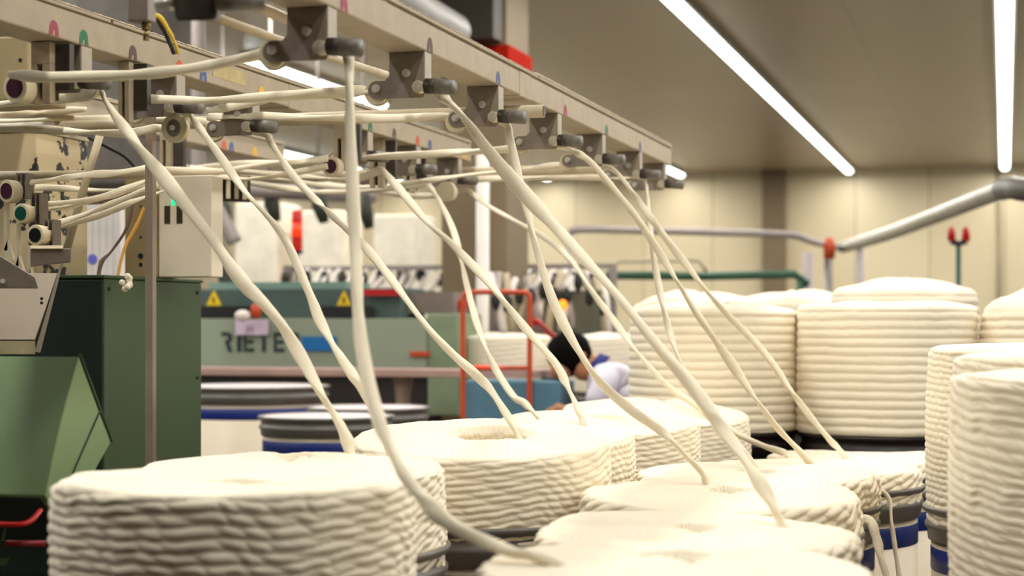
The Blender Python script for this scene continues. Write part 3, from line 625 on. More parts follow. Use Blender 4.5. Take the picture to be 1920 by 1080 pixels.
# ------------------------------------------------------------------ left machine
# support post
x, y = at(282.5, 4.72)
t = thing('support_post', (x, y, 0), 'thin upright taupe steel post before the green cabinet', 'post')
MB().box(x-.0115, x+.0115, y-.0115, y+.0115, 0, 2.18).build('post', mat('post paint', (142, 126, 110), .5, var=.06, scale=10), t, bevel=.002)
MB().box(x-.04, x+.04, y-.04, y+.04, 0.0, .01).build('foot_plate', STEEL, t)
tubeobj('slanted_strut', [P(190, 245, 4.9), P(158, 350, 4.88), P(122, 480, 4.85)], .011, TUBE, 'slanted beige strut before the peeling cream cabinet', 'strut')
tubeobj('cross_bar', [P(-40, 330, 5.0), P(150, 328, 5.0), P(292, 325, 5.0)], .013, TUBE, 'level beige bar behind the left roller cluster', 'bar')
# guide comb
c0 = P(300, 350, 5.9); c1 = P(466, 350, 5.9)
t = thing('guide_comb', c0, 'row of pale upright guide fingers beneath the short back beam', 'guide')
ya = yd(BX[2], 5.9)
MB().hexa([P(300, 330, 5.9), P(466, 335, 6.2), P(466, 322, 6.2), P(300, 316, 5.9), P(300, 330, 5.94), P(466, 335, 6.24), P(466, 322, 6.24), P(300, 316, 5.94)]).build('comb_bar', BEAM, t)
for k in range(11):
    px = 300+15.5*k; dd = 5.9+.03*k; m = MB(); yb = 366+k*.8
    m.hexa([P(px, yb, dd), P(px+8, yb, dd), P(px+8, 322, dd), P(px, 322, dd), P(px, yb, dd+.03), P(px+8, yb, dd+.03), P(px+8, 322, dd+.03), P(px, 322, dd+.03)])
    m.build('finger', CREAM if k % 3 else STEEL_LIT, t, bevel=.001)
MB().hexa([P(296, 372, 5.96), P(470, 380, 6.26), P(470, 330, 6.26), P(296, 325, 5.96), P(296, 372, 5.99), P(470, 380, 6.29), P(470, 330, 6.29), P(296, 325, 5.99)]).build('comb_back', DARKST, t)

def wbox(px0, px1, d0, depth, zlo, zhi):
    """axis aligned box whose front-right vertical edge is seen at px1 and front-left at px0, at depth about d0"""
    a = P(px0, HZ, d0); b = P(px1, HZ, d0)
    return (a.x, b.x, b.y, b.y+depth, zlo, zhi)
# green cabinet
e = P(195, HZ, 5.0); f = (378-1884); X = e.x; yb_ = yd(X, F*(X/CT)/f)
ztop = zt(522, 5.0)
t = thing('green_cabinet', (X-.25, e.y, 0), 'tall green steel machine cabinet behind the thin post', 'cabinet')
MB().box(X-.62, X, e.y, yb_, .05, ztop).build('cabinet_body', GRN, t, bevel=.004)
MB().box(X-.618, X-.003, e.y-.006, e.y-.0005, .06, ztop-.004).build('shaded_front', GRND, t, bevel=.002)  # dark sheet that puts the shade of the cabinet front into its colour
MB().box(X-.6, X-.02, e.y+.02, yb_-.02, 0, .05).build('plinth', BLACK, t)
MB().box(X-.66, X+.004, e.y-.008, yb_+.004, ztop+.0005, ztop+.010).build('top_trim', GRN, t, bevel=.002)
for (yy, zz) in ((e.y+.03, ztop-.03), (yb_-.03, ztop-.03), (yb_-.03, ztop-.30), (yb_-.03, ztop-.58)):
    MB().cyl((X, yy, zz), (X+.004, yy, zz), .006, 10).build('rivet', GRND, t)
# cotton fluff on it
m = MB(); c = P(236, 524, 5.02); rr = random.Random(5)
for k in range(7): m.ball((c.x+rr.uniform(-.012, .012), c.y+rr.uniform(-.01, .01), ztop+.006-.006*k), .010, .009, .010, 8, 6)
tag(m.build('cotton_fluff', COT2), 'small tuft of white cotton fluff hanging on the green cabinet top edge', 'fluff')
# peeling cream cabinet
a = P(-120, HZ, 5.15); b = P(68, HZ, 5.15)
PM = peel_material()
t = thing('peeling_cabinet', (b.x-.3, b.y, ztop), 'cream machine cabinet with peeling black-spotted paint above the green one', 'cabinet')
MB().box(a.x, b.x, b.y, b.y+.3, ztop+.012, zt(247, 5.15)).build('cabinet_shell', PM, t, bevel=.004)
MB().box(a.x, b.x+.004, b.y-.004, b.y+.3, zt(247, 5.15)+.0005, zt(247, 5.15)+.012).build('cabinet_lid', TUBE, t)
# upper cream panel, further up left (behind beam)
a = P(-120, HZ, 4.6); b = P(52, HZ, 4.6)
t = thing('upper_gearbox', (b.x-.1, b.y, 2.0), 'cream gear housing with a dark hole behind the left edge strands', 'housing')
MB().box(a.x, b.x, b.y, b.y+.2, zt(188, 4.6), zt(66, 4.6)).build('housing_shell', mat('old cream', (158, 138, 100), .55, var=.1, scale=8), t, bevel=.006)
MB().cyl((P(36, 112, 4.6).x, b.y+.001, zt(112, 4.6)), (P(36, 112, 4.6).x, b.y-.002, zt(112, 4.6)), .005, 12).build('hole', BLACK, t)
# control cabinet with LED
b = P(326, HZ, 5.35); a = PY(240, HZ, b.y); zc0 = ztop+.012; zc1 = zt(330, 5.35)
t = thing('control_cabinet', (b.x, b.y, zc0), 'cream control box with a green light standing on the green cabinet', 'cabinet')
xm = PY(300, HZ, b.y).x; xr = PY(400, HZ, b.y).x
MB().box(xm, xr, b.y-.01, b.y+.07, zc0, zc1).build('box_shell', mat('cream enamel', (238, 226, 204), .45, var=.03), t, bevel=.004)
MB().box(a.x, xm-.001, b.y-.02, b.y+.13, zc0, zc1).build('side_frame', mat('old cream', (158, 138, 100)), t, bevel=.003)
for px in (314, 337):
    p = PY(px, 419, b.y-.01); q = PY(px, 386, b.y-.01); MB().box(p.x-.0095, p.x+.0095, b.y-.0125, b.y-.0105, p.z, q.z).build('window', mat('dark window', (66, 54, 44), .3), t)
p = PY(325, 379, b.y-.012); o = MB().ball((p.x, b.y-.012, p.z), .0065, .005, .011, 12, 8).build('signal_light', emitter('green led', (10, 240, 150), 1.3), t); o['label'] = 'lit green signal light'
for py, r in ((387, .003), (445, .004), (480, .0085), (496, .006)):
    p = PY(264, py, b.y-.02); MB().cyl((p.x, b.y-.0205, p.z), (p.x, b.y-.022, p.z), r, 14).build('screw_hole', GRND, t)
for pts, r, mt_, nm, lb in (([(247, 385, 5.2), (243, 410), (232, 438), (208, 472), (190, 492), (184, 521, 5.1)], .006, mat('brown cable', (104, 76, 64), .6), 'brown_cable', 'brown cable dropping behind the thin post to the green cabinet'),
                            ([(270, 390, 5.2), (255, 425), (238, 455), (228, 485), (221, 521, 5.1)], .0055, mat('amber cable', (206, 150, 40), .5), 'amber_cable', 'amber yellow cable dropping onto the green cabinet'),
                            ([(165, 258, 5.3), (200, 275), (235, 295), (262, 325, 5.4)], .005, BLACK, 'black_hose', 'thin black hose arching beside the peeling cabinet')):
    o = strand(pts, r, lb, 80, flat=.95, mt=mt_, name=nm); tag(o, None, 'cable', 'cables')
# chute panel and its side bracket
t = thing('taupe_chute', P(60, 560, 4.3), 'taupe slanting sheet-metal chute above the green hood', 'chute')
d1, d2 = 4.2, 4.38
MB().hexa([P(-60, 637, d1), P(65, 637, d1), P(108, 512, d2), P(-60, 512, d2), P(-60, 640, d1+.05), P(66, 640, d1+.05), P(112, 514, d2+.06), P(-60, 514, d2+.06)]).build('slanted_sheet', TAUPE, t, bevel=.002)
MB().hexa([P(65, 660, d1), P(76, 660, d1+.10), P(122, 478, d2+.12), P(108, 512, d2-.005), P(64.5, 660, d1+.01), P(75, 662, d1+.11), P(121, 479, d2+.13), P(107.5, 513, d2+.005)]).build('side_fold', STEEL, t)
MB().hexa([P(-60, 664, d1-.002), P(66, 664, d1-.002), P(66, 639, d1-.002), P(-60, 639, d1-.002), P(-60, 664, d1+.04), P(66, 664, d1+.04), P(66, 639, d1+.04), P(-60, 639, d1+.04)]).build('bottom_lip', TUBE, t)
for py in (560, 568): 
    p = P(78, py, d1+.1); MB().cyl(P(78, py, 4.262), P(78, py, 4.25), .004, 10).build('slot_hole', BLACK, t)
t = thing('arm_plate', P(30, 490, 4.15), 'dark taupe arm plate with a bolt at the left edge, under the roller stems', 'plate')
MB().hexa([P(-60, 541, 4.1), P(72, 541, 4.1), P(66, 520, 4.1), P(-60, 442, 4.1), P(-60, 541, 4.108), P(72, 541, 4.108), P(66, 520, 4.108), P(-60, 442, 4.108)]).build('plate', STEEL, t, bevel=.002)
MB().cyl(P(5, 527, 4.098), P(5, 527, 4.085), .006, 10).build('bolt', SCREW, t)
t = thing('roller_bracket_box', P(95, 480, 4.5), 'folded taupe bracket holding the lowest roller of the left cluster', 'bracket')
MB().hexa([P(57, 500, 4.45), P(133, 492, 4.45), P(133, 466, 4.45), P(57, 466, 4.45), P(57, 500, 4.6), P(133, 492, 4.6), P(133, 466, 4.6), P(57, 466, 4.6)]).build('box', STEEL, t, bevel=.002)
MB().hexa([P(57, 466, 4.44), P(118, 466, 4.44), P(118, 461, 4.5), P(57, 461, 4.5), P(57, 467, 4.62), P(118, 467, 4.62), P(118, 460, 4.6), P(57, 460, 4.6)]).build('top_fold', TUBE, t)
# stems below the rollers and slot plates beside them
for px, y0, y1, d, l in ((11, 378, 470, 4.68, 'cream stem below the purple-capped roller of the left cluster'), (32, 420, 500, 4.65, 'cream stem below the green-capped roller'), (54, 460, 525, 4.62, 'cream stem below the black-capped roller')):
    a = P(px-4, y1, d); b = P(px+4, y0, d); c = P(px+18, y1+18, d)
    (MB().box(a.x, b.x, a.y, a.y+.012, a.z, b.z).prism([(a.x, a.z), (b.x, a.z+.03), (c.x, c.z), (c.x-.02, c.z)], a.y, a.y+.012, 'y').build('stem', CREAM, ROLL[{11: 'dark purple', 32: 'green', 54: 'black'}[px]]))
for px, y0, y1, d, l in ((45, 325, 372, 4.7, 'pair of grey separator plates beside the upper left roller'), (72, 362, 420, 4.66, 'pair of grey separator plates beside the green-capped roller'), (96, 412, 464, 4.62, 'pair of grey separator plates beside the black-capped roller')):
    m = MB()
    for k in range(3):
        a = P(px-8+k*8, y1, d); m.box(a.x-.0018, a.x+.0018, a.y-.015, a.y+.025, zt(y1, d), zt(y0, d))
    m.box(P(px-9, 0, d).x, P(px+9, 0, d).x, a.y+.02, a.y+.026, zt(y1, d), zt(y0, d))
    tag(m.build('separator_plates', STEEL, None), l, 'plates', 'separator plates of the left roller cluster')

# green hood (polygon side face at +X, extruded to -X)
Xh = P(85, HZ, 3.6).x
def hood_pt(px, py):
    d = F*(Xh/CT)/(px-1884); return (yd(Xh, d), zt(py, d))
side = [hood_pt(*q) for q in ((148, 668), (208, 830), (118, 990), (85, 930))]
curve = []
for k in range(0, 9):
    t_ = k/8; px = (1-t_)**2*85+2*t_*(1-t_)*108+t_*t_*148; py = (1-t_)**2*930+2*t_*(1-t_)*800+t_*t_*668
    curve.append(hood_pt(px, py))
poly = curve+side[1:3]
t = thing('green_hood', (Xh-.4, side[0][0], .9), 'light green angular machine hood in the lower left corner', 'hood')
MB().prism(poly, Xh-.95, Xh, 'x').build('hood_shell', GRNL, t, bevel=.003)
q0 = hood_pt(187, 770); q1 = hood_pt(103, 962)
MB().tube([(Xh+.001, q0[0], q0[1]), (Xh+.001, q1[0], q1[1])], .0022, 8).build('seam', GRND, t)
for a_, b_ in (((148, 668), (210, 832)),):
    r0 = hood_pt(150, 664); r1 = hood_pt(209, 828); MB().tube([(Xh-.002, r0[0]+.004, r0[1]), (Xh-.002, r1[0]+.006, r1[1])], .003, 8).build('edge_strip', GRN, t)
# dark base below it
b0 = hood_pt(85, 932); b1 = hood_pt(118, 1012); b2 = hood_pt(112, 1076)
t = thing('dark_machine_base', (Xh-.4, b0[0], 0), 'dark green machine base beneath the light hood', 'machine base')
MB().prism([(b0[0]+.004, b0[1]-.002), (b0[0]+.20, b0[1]-.15), (b0[0]+.20, .1), (b0[0]+.03, .1), (b2[0]+.004, b2[1]), (b1[0]+.002, b1[1])], Xh-.93, Xh-.012, 'x').build('base_shell', GRND, t, bevel=.004)
MB().box(Xh-.9, Xh-.05, b0[0]+.03, b0[0]+.2, 0, .098).build('base_plinth', BLACK, t)
MB().tube(catmull([P(-70, 982, 3.5), P(0, 983, 3.5), P(40, 983, 3.5), P(60, 975, 3.52), P(76, 957, 3.58)], 5), .0052, 12).build('red_handle', RED, t)
MB().tube([P(-70, 982, 3.5), P(-70, 982, 3.62)], .005, 10).build('rod_mount', DARKST, t)
MB().cyl(P(10, 1019, 3.52), P(86, 1019, 3.55), .0062, 14).build('red_bar', mat('dull red', (130, 12, 20), .5), t)
MB().cyl(P(48, 1019, 3.53), P(48, 1019, 3.66), .005, 10).build('bar_mount', DARKST, t)
MB().hexa([P(2, 1015, 3.5), P(8, 1015, 3.5), P(13, 990, 3.5), P(8, 990, 3.5), P(2, 1015, 3.52), P(8, 1015, 3.52), P(13, 990, 3.52), P(8, 990, 3.52)]).build('lever_arm', GRN, t)
MB().hexa([P(-20, 1062, 3.5), P(12, 1060, 3.5), P(18, 1046, 3.5), P(-20, 1046, 3.5), P(-20, 1062, 3.56), P(12, 1060, 3.56), P(18, 1046, 3.56), P(-20, 1046, 3.56)]).build('lever_foot', GRN, t)

# ------------------------------------------------------------------ middle background
DM = 10.6
def fb(px0, px1, py0, py1, d, depth):
    """axis aligned box whose front face stands on the plane that is d deep at column 640"""
    Y = P(640, HZ, d).y; a = PY(px0, py1, Y); b = PY(px1, py0, Y); dm = Y/CT
    dm = (Y/((px0-960)/F*ST+CT)+Y/((px1-960)/F*ST+CT))/2
    return MB().box(a.x, b.x, Y, Y+depth, zt(py1, dm), zt(py0, dm)), Y
def text(s, size, loc, m, parent, rot=(math.pi/2, 0, 0), name='lettering', ext=.002, bold=0.0, sx=1):
    cu = bpy.data.curves.new('t', 'FONT'); cu.body = s; cu.size = size; cu.extrude = ext; cu.offset = bold; cu.align_x = 'LEFT'
    ob = bpy.data.objects.new('t', cu); COL.objects.link(ob)
    me = bpy.data.meshes.new_from_object(ob.evaluated_get(bpy.context.evaluated_depsgraph_get()))
    bpy.data.objects.remove(ob); o = bpy.data.objects.new(name, me); me.materials.clear(); me.materials.append(m); COL.objects.link(o)
    M_ = Matrix.Translation(loc) @ Matrix.Rotation(rot[0], 4, 'X') @ Matrix.Diagonal((sx, 1, 1, 1))
    me.transform(M_)
    if parent: o.parent = parent; o.matrix_parent_inverse = Matrix.Translation(-parent.location)
    return o
t = thing('draw_frame', (P(600, HZ, DM).x, P(600, HZ, DM).y, 0), 'sage green draw frame machine with black stencil lettering and yellow warning signs', 'machine')
m, yf = fb(250, 800, 597, 690, DM, .5); m.build('sage_panel', GRNF, t, bevel=.006)
m, y2 = fb(801, 858, 588, 780, DM, .5); m.build('end_block', mat('end sage', (122, 136, 106), .5), t, bevel=.01)
m, y3 = fb(250, 752, 541, 597, DM+.06, .45); m.build('dark_band', TEAL, t, bevel=.006)
m, y3b = fb(392, 650, 529, 541, DM+.1, .4); m.build('light_ledge', TEALL, t)
for a, b in ((375, 478), (600, 700)):
    m, _ = fb(a, b, 574, 597, DM-.0, .02); m.build('black_slot', BLACK, t)
m, _ = fb(676, 750, 543, 554, DM-.02, .05); m.build('red_trim', RED, t)
m, _ = fb(750, 850, 548, 588, DM+.2, .3); m.build('grey_upper_block', mat('warm grey', (120, 106, 96), .6), t)
m, _ = fb(768, 804, 659, 668, DM-.02, .02); m.build('orange_handle', ORNG, t)
p = P(598, 645, DM-.03)
m, _ = fb(565, 630, 631, 658, DM-.015, .01); m.build('blue_sign', BLUEP, t)
m, yl = fb(441, 502, 600, 628, DM-.03, .01); m.build('white_sign', mat('lilac white', (206, 186, 206), .6), t)
LD = mat('letter dark', (30, 42, 42), .6)
def stencil(ch, x, z, h, y):
    m = MB(); w_ = h*.58; q = h*.20
    def bar(a, b, c, d): m.box(x+a*w_, x+b*w_, y-.004, y-.001, z+c*h, z+d*h)
    if ch == 'I': bar(.15, .55, 0, 1)
    if ch == 'E': bar(0, .28, 0, 1); bar(.34, 1, .8, 1); bar(.34, .92, .41, .6); bar(.34, 1, 0, .2)
    if ch == 'T': bar(0, 1, .8, 1); bar(.32, .68, 0, .74)
    if ch == 'R':
        outer = [(0, 1), (.55, 1), (.85, .93), (1, .76), (.95, .56), (.72, .45), (1.02, 0), (.62, 0), (.3, .50), (.3, .58), (.55, .60), (.64, .7), (.55, .8), (0, .8)]
        m.prism([(x+p*w_, z+r*h) for p, r in outer], y-.004, y-.001, 'y')
    m.build('letter', LD, t)['label'] = 'stencil letter '+ch
x = PY(416, 660, yf).x
for k, ch in enumerate('RIETER'):
    stencil(ch, x+(0, .092, .146, .245, .345, .445)[k], PY(480, 660, yf).z, .122, yf)
p = PY(461, 622, yl); text('21', .055, (p.x, yl-.003, p.z), mat('faint grey', (150, 132, 146), .6), t)
for cx in (402, 646):
    a = PY(cx-14, 573, y3); b = PY(cx+14, 573, y3); c = PY(cx, 545, y3)
    MB().prism([(a.x, a.z), (b.x, b.z), (c.x, c.z)], y3-.012, y3-.002, 'y').build('warning_sign', YEL, t)
    a = PY(cx-2, 569, y3); b = PY(cx+2, 557, y3); MB().box(a.x, b.x, y3-.0135, y3-.0125, a.z, b.z).build('warning_mark', BLACK, t)
p = P(480, 583, DM-.05); MB().ball((p.x, p.y, p.z), .033, .03, .05, 14, 10).build('orange_knob', ORNG, t)
p = P(455, 592, DM-.05); MB().ball((p.x, p.y, p.z), .05, .04, .035, 14, 10).build('pale_cover', WHITE, t)
m, _ = fb(250, 800, 706, 1010, DM+.15, .3); m.build('shaded_void', mat('void shade', (44, 36, 30), .6), t)  # dark box for the voids below the machine, their shade as its colour
# rail in front of it
DR_ = 9.8
t = thing('work_table', (P(700, HZ, DR_).x, P(700, HZ, DR_).y, 0), 'long pinkish table top in front of the sage machine', 'table')
m, _ = fb(300, 1052, 692, 706, DR_, .3); m.build('table_top', PINK, t, bevel=.004)
for px in (755, 1035):
    p = PY(px, HZ, P(640, HZ, DR_).y+.14); MB().lathe([(.02, 0), (.045, .02), (.03, 1.0), (.05, 1.2), (.06, zt(706, DR_)-.002)], (p.x, p.y, 0), 16).build('leg', mat('leg grey', (150, 130, 112), .5), t)
# background cans
def bcan(px, d, R, py, label, lid=True):
    x, y = at(px, d); rim = zt(py, d)
    t = can(x, y, rim, R, label, group='cans before the sage machine', N=48)
    if lid: MB().lathe([(.001, -.004), (R-.03, -.004), (R-.02, -.006), (R-.02, -.03)], (x, y, rim), 48).build('full_top', mat('pale top', (210, 198, 196), .8), t)
bcan(470, 9.3, .42, 722, 'wide white can with a blue band under the table, farthest left')
bcan(612, 8.0, .31, 778, 'pale-topped can in front with grey ribbed rim and blue band')
bcan(690, 8.75, .31, 762, 'pale-topped can just behind the ribbed-rim one')
# orange trolley
DT = 9.2
t = thing('orange_trolley', (P(930, HZ, DT).x, P(930, HZ, DT).y, 0), 'orange tubular trolley frame behind the strands', 'trolley')
ring = catmull([P(868, 900, DT), P(868, 700, DT), P(868, 575, DT), P(872, 552, DT), P(890, 548, DT), P(972, 548, DT), P(990, 552, DT), P(994, 575, DT), P(993, 700, DT), P(993, 900, DT)], 4)
MB().tube(ring, .014, 12).build('hoop', ORNG, t)
MB().tube([P(868, 690, DT), P(993, 690, DT)], .012, 12).build('crossbar', ORNG, t)
MB().ball(P(906, 690, DT-.03), .12, .03, .014).build('orange_blob', mat('bright orange red', (235, 60, 20), .5), t)
a = P(868, 1100, DT)
MB().box(a.x, P(993, 0, DT).x, a.y, a.y+.5, .12, .18).build('platform', ORNG, t)
for dx in (0, 1):
    for dy in (.05, .45):
        xx = a.x if dx == 0 else P(993, 0, DT).x
        MB().cyl((xx-.02, a.y+dy, .06), (xx+.02, a.y+dy, .06), .06, 20).build('wheel', BLACK, t)
x, y = at(957, 10.75); coil('sliver_coil', x, y, 1.2, zt(632, 10.75), .285, 'blurred white cotton coil framed by the orange trolley', 91, N=160, step=.008, kind='rings', row=.03, group='cotton coils in the background', dome=.02)
can(x, y, 1.24, .292, 'can under the coil framed by the orange trolley', group='background cans', N=40)
x, y = at(1160, 10.6); coil('sliver_coil', x, y, 1.14, zt(634, 10.6), .31, 'blurred white cotton coil between the worker and the ringed drums', 92, N=160, step=.008, kind='rings', row=.03, group='cotton coils in the background', dome=.025, lump=.006)
can(x, y, 1.2, .318, 'can under the coil beyond the worker', group='background cans', N=40)
m, _ = fb(870, 1052, 714, 790, 9.55, .3); o = m.build('blue_crate', mat('crate blue', (86, 126, 146), .5, var=.08), None, bevel=.01)
# give the crate legs by standing it on a dark stand
tag(o, 'blue plastic crate beneath the table, behind the orange trolley', 'crate')
b = P(870, 790, 9.55); b2 = P(1052, 790, 9.55); yy = (b.y+b2.y)/2
tag(MB().box(b.x, b2.x, yy, yy+.3, b.z-.04, b.z-.0005).box(b.x, b.x+.04, yy, yy+.04, 0, b.z-.04).box(b2.x-.04, b2.x, yy, yy+.04, 0, b.z-.04).box(b.x, b.x+.04, yy+.26, yy+.3, 0, b.z-.04).box(b2.x-.04, b2.x, yy+.26, yy+.3, 0, b.z-.04).build('crate_stand', mat('brown wood', (120, 70, 40), .6)), 'brown stand carrying the blue crate', 'stand')

# far creel with spools (clutter behind the machine)
rnd = random.Random(11)
DS = 12.5
t = thing('far_creel', (P(700, HZ, DS).x, P(700, HZ, DS).y, 0), 'blurred far creel rail with dark spools and pale strands above the sage machine', 'creel')
m, _ = fb(530, 1150, 497, 506, DS, .06); m.build('upper_rail', GREYP, t)
m, _ = fb(530, 1150, 553, 562, DS+.1, .06); m.build('lower_rail', DARKST, t)
for k in range(17):
    px = 536+k*36+rnd.uniform(-4, 4); p = P(px, 520+rnd.uniform(-4, 6), DS-.1)
    MB().ball(p, .035, .03, .055, 12, 8).build('spool', BLACK if k % 3 else DARKST, t)
for k in range(26):
    px = 560+k*21+rnd.uniform(-6, 6)
    pts = [P(px+18, 506, DS-.05), P(px+6, 528, DS-.15), P(px-12+rnd.uniform(-6, 6), 552, DS-.25)]
    MB().tube(catmull(pts, 3), .014+.006*rnd.random(), 8).build('pale_strand', WHITE, t)
for px in (540, 760, 1000, 1148):
    p = P(px, HZ, DS+.1); MB().box(p.x-.025, p.x+.025, p.y, p.y+.05, 0, zt(497, DS)).build('post', GREYP, t)
for a, b in ((585, 645), (720, 800), (900, 935)):
    m, _ = fb(a, b, 545, 556, DS-.5, .2); m.build('tray', TEALL if a > 700 else WHITE, t)
t = thing('hose_cluster', (P(1000, HZ, 11.5).x, P(1000, HZ, 11.5).y, 0), 'blurred tangle of pale machine hoses and dark parts around an orange lamp', 'machine')
m, _ = fb(1015, 1125, 545, 640, 11.7, .4); m.build('dark_core', mat('olive dark', (84, 82, 66), .6), t)
m, _ = fb(1010, 1130, 640, 1100, 11.7, .4); m.build('core_base', GREYP, t)
for k in range(13):
    px = 915+k*18+rnd.uniform(-6, 6); q = rnd.uniform(-30, 30)
    pts = [P(px, 520+rnd.uniform(-8, 8), 11.4), P(px+q*.6, 560, 11.3), P(px+q, 600+rnd.uniform(-10, 25), 11.3), P(px+q*1.1, 660, 11.45)]
    MB().tube(catmull(pts, 5), .020+.012*rnd.random(), 10).build('hose', (WHITE, GREYP, TUBE)[k % 3], t)
for k in range(10):
    p = P(930+k*22, 535+rnd.uniform(-10, 40), 11.25); MB().ball(p, .03, .03, .06, 10, 8).build('dark_knob', BLACK, t)
MB().ball(P(1055, 572, 11.1), .030, .025, .033, 14, 10).build('orange_lamp', ORLAMP, t)['label'] = 'lit orange lamp'
tubeobj('red_hose', [P(994, 599, 9.22), P(1010, 606, 9.4), P(1042, 634, 9.75), P(1050, 700, 9.85), (P(1050, 700, 9.85).x, P(1050, 700, 9.85).y, 1.27)], .018, RED, 'short red hose sloping from the orange frame towards the worker head', 'hose')
m, _ = fb(812, 868, 562, 580, 10.9, .1); tag(m.build('red_box', RED, None, bevel=.01), 'low red box lying on the sage machine end', 'box')
t = thing('red_beacon', P(557, 470, 11.0), 'tall red signal beacon glowing in the blurred background', 'beacon')
p = P(557, 470, 11.0)
MB().lathe([(.001, 0), (.033, 0), (.033, .24), (.028, .25), (.001, .255)], (p.x, p.y, p.z), 20).build('lens', mat('beacon red', (150, 8, 6), .3, emit=(220, 30, 8), estr=.5), t)
MB().lathe([(.001, .09), (.0345, .09), (.0345, .17), (.001, .17)], (p.x, p.y, p.z), 20).build('lit_band', mat('beacon bright', (230, 50, 10), .3, emit=(255, 60, 8), estr=.9), t)
MB().lathe([(.001, -.02), (.036, -.02), (.036, -.001), (.001, -.001)], (p.x, p.y, p.z), 20).lathe([(.008, .1-p.z), (.008, -.02)], (p.x, p.y, p.z), 10).build('base', BLACK, t)

# overhead blower rail with hanging nozzles, far left
t = thing('blower_rail', P(560, 360, 13), 'blurred grey overhead rail with dark hanging nozzles behind the strands', 'rail')
MB().tube([P(380, 352, 12.5), P(520, 360, 13), P(700, 368, 13.5)], .055, 14).build('rail', GREYP, t)
for px, py in ((420, 400), (510, 385), (600, 388), (685, 398)):
    q_ = P(px-4, py-30, 13); MB().tube([q_, (q_.x, q_.y, CEIL-.001)], .012, 8).build('hanger_rod', GREYP, t)
    MB().tube([P(px-4, py-34, 13), P(px, py, 13), P(px+8, py+30, 13)], [.05, .06, .035], 12).build('nozzle', mat('dark olive', (60, 64, 50), .6), t)
tubeobj('dark_hose', catmull([P(350, 378, 12), P(378, 430, 12), P(405, 470, 12), P(430, 530, 12), P(436, 700, 12), (P(436, 700, 12).x, P(436, 700, 12).y, 0)], 5), .07, mat('dark olive', (60, 64, 50)), 'thick dark hose slanting down behind the control box', 'hose')
tubeobj('dark_hose', catmull([Vector((P(370, 300, 11.3).x, P(370, 300, 11.3).y, CEIL-.001)), P(370, 330, 11.3), P(380, 365, 11.3), P(410, 400, 11.3), P(440, 455, 11.3)], 5), .05, GREYP, 'grey hose next to the thick dark one', 'hose')
m, _ = fb(140, 282, -60, 348, 9.0, .5); tag(m.build('overhead_unit', mat('unit grey', (92, 84, 76), .6, var=.3, scale=5), None, bevel=.02), 'dim grey overhead unit behind the slanted strut', 'machine unit')
for v in bpy.data.objects['overhead_unit'].data.vertices:
    if v.co.z > 3: v.co.z = CEIL-.002
# white panel behind left
a = P(160, HZ, 7.6); b = P(236, HZ, 7.6)
t = thing('white_partition', ((a.x+b.x)/2, a.y, 0), 'white fluted partition between the peeling cabinet and the control box', 'partition')
m = MB()
for k in range(5):
    x0 = a.x+(b.x-a.x)*k/5; m.box(x0, x0+(b.x-a.x)/5-.001, a.y, a.y+.036+.002*(k % 2), 0, zt(385, 7.6))
m.box(a.x, b.x, a.y+.04, a.y+.06, 0, zt(385, 7.6)); m.build('flutes', mat('cool white', (214, 206, 200), .6), t, bevel=.004)
p = P(176, 486, 7.6); MB().cyl((p.x, a.y+.002, p.z), (p.x, a.y-.004, p.z), .022, 16).build('blue_emblem', mat('emblem blue', (96, 100, 190), .6), t)

# second row of machinery on the left between wall and beams: pale duct
tag(MB().tube([P(640, -60, 9.8), P(760, 8, 10.3), P(850, 62, 10.9)], .12, 16).build('air_duct', mat('pale duct', (150, 144, 138), .5, .2)), 'pale blurred air duct above the near beam', 'duct')

# ------------------------------------------------------------------ structural columns, far wall things
e = P(950, HZ, 11.5); X = e.x
y0 = e.y; y1 = e.y+.55
t = struct(MB().box(X-.45, X, y0, y1, 0, CEIL-.001).build('column_1', COLUMN, None, bevel=.01))
tag(MB().box(X-.52, X-.02, y0-.24, y0-.032, zt(82, 11.5), CEIL-.002).build('added_dark_box', mat('dark box', (46, 36, 24), .6), None, bevel=.01), 'dark brown box added to darken the concrete column above its red band', 'box')  # duct-like box added to darken the top of the column
tag(MB().box(X-.47, X+.02, y0-.02, y1+.02, zt(130, 11.5), zt(84, 11.5)).box(X-.47, X+.02, y0-.03, y0-.02, zt(126, 11.5), zt(88, 11.5)).build('red_column_band', mat('deep red', (160, 30, 14), .9, spec=.05), None, bevel=.01), 'red band around the concrete column', 'band')
tubeobj('white_pipe', [(P(905, 0, 11.2).x, P(905, 0, 11.2).y, .0), (P(905, 0, 11.2).x, P(905, 0, 11.2).y, zt(290, 11.2))], .042, WHITE, 'white vertical pipe in front of the concrete column', 'pipe')
a = P(1417, HZ, 27.6); b = P(1462, HZ, 27.6)
struct(MB().box(a.x, b.x, Y1R-.25, Y1R-.001, 0, CEIL-.001).build('column_2', COLUMN))
a = P(1872, HZ, 26.8); tubeobj('wall_pipe', [(a.x, Y1R-.06, 0), (a.x, Y1R-.06, CEIL-.01)], .035, mat('wall pipe', (150, 134, 108), .6), 'thin vertical pipe on the far wall, under the straight light line', 'pipe')
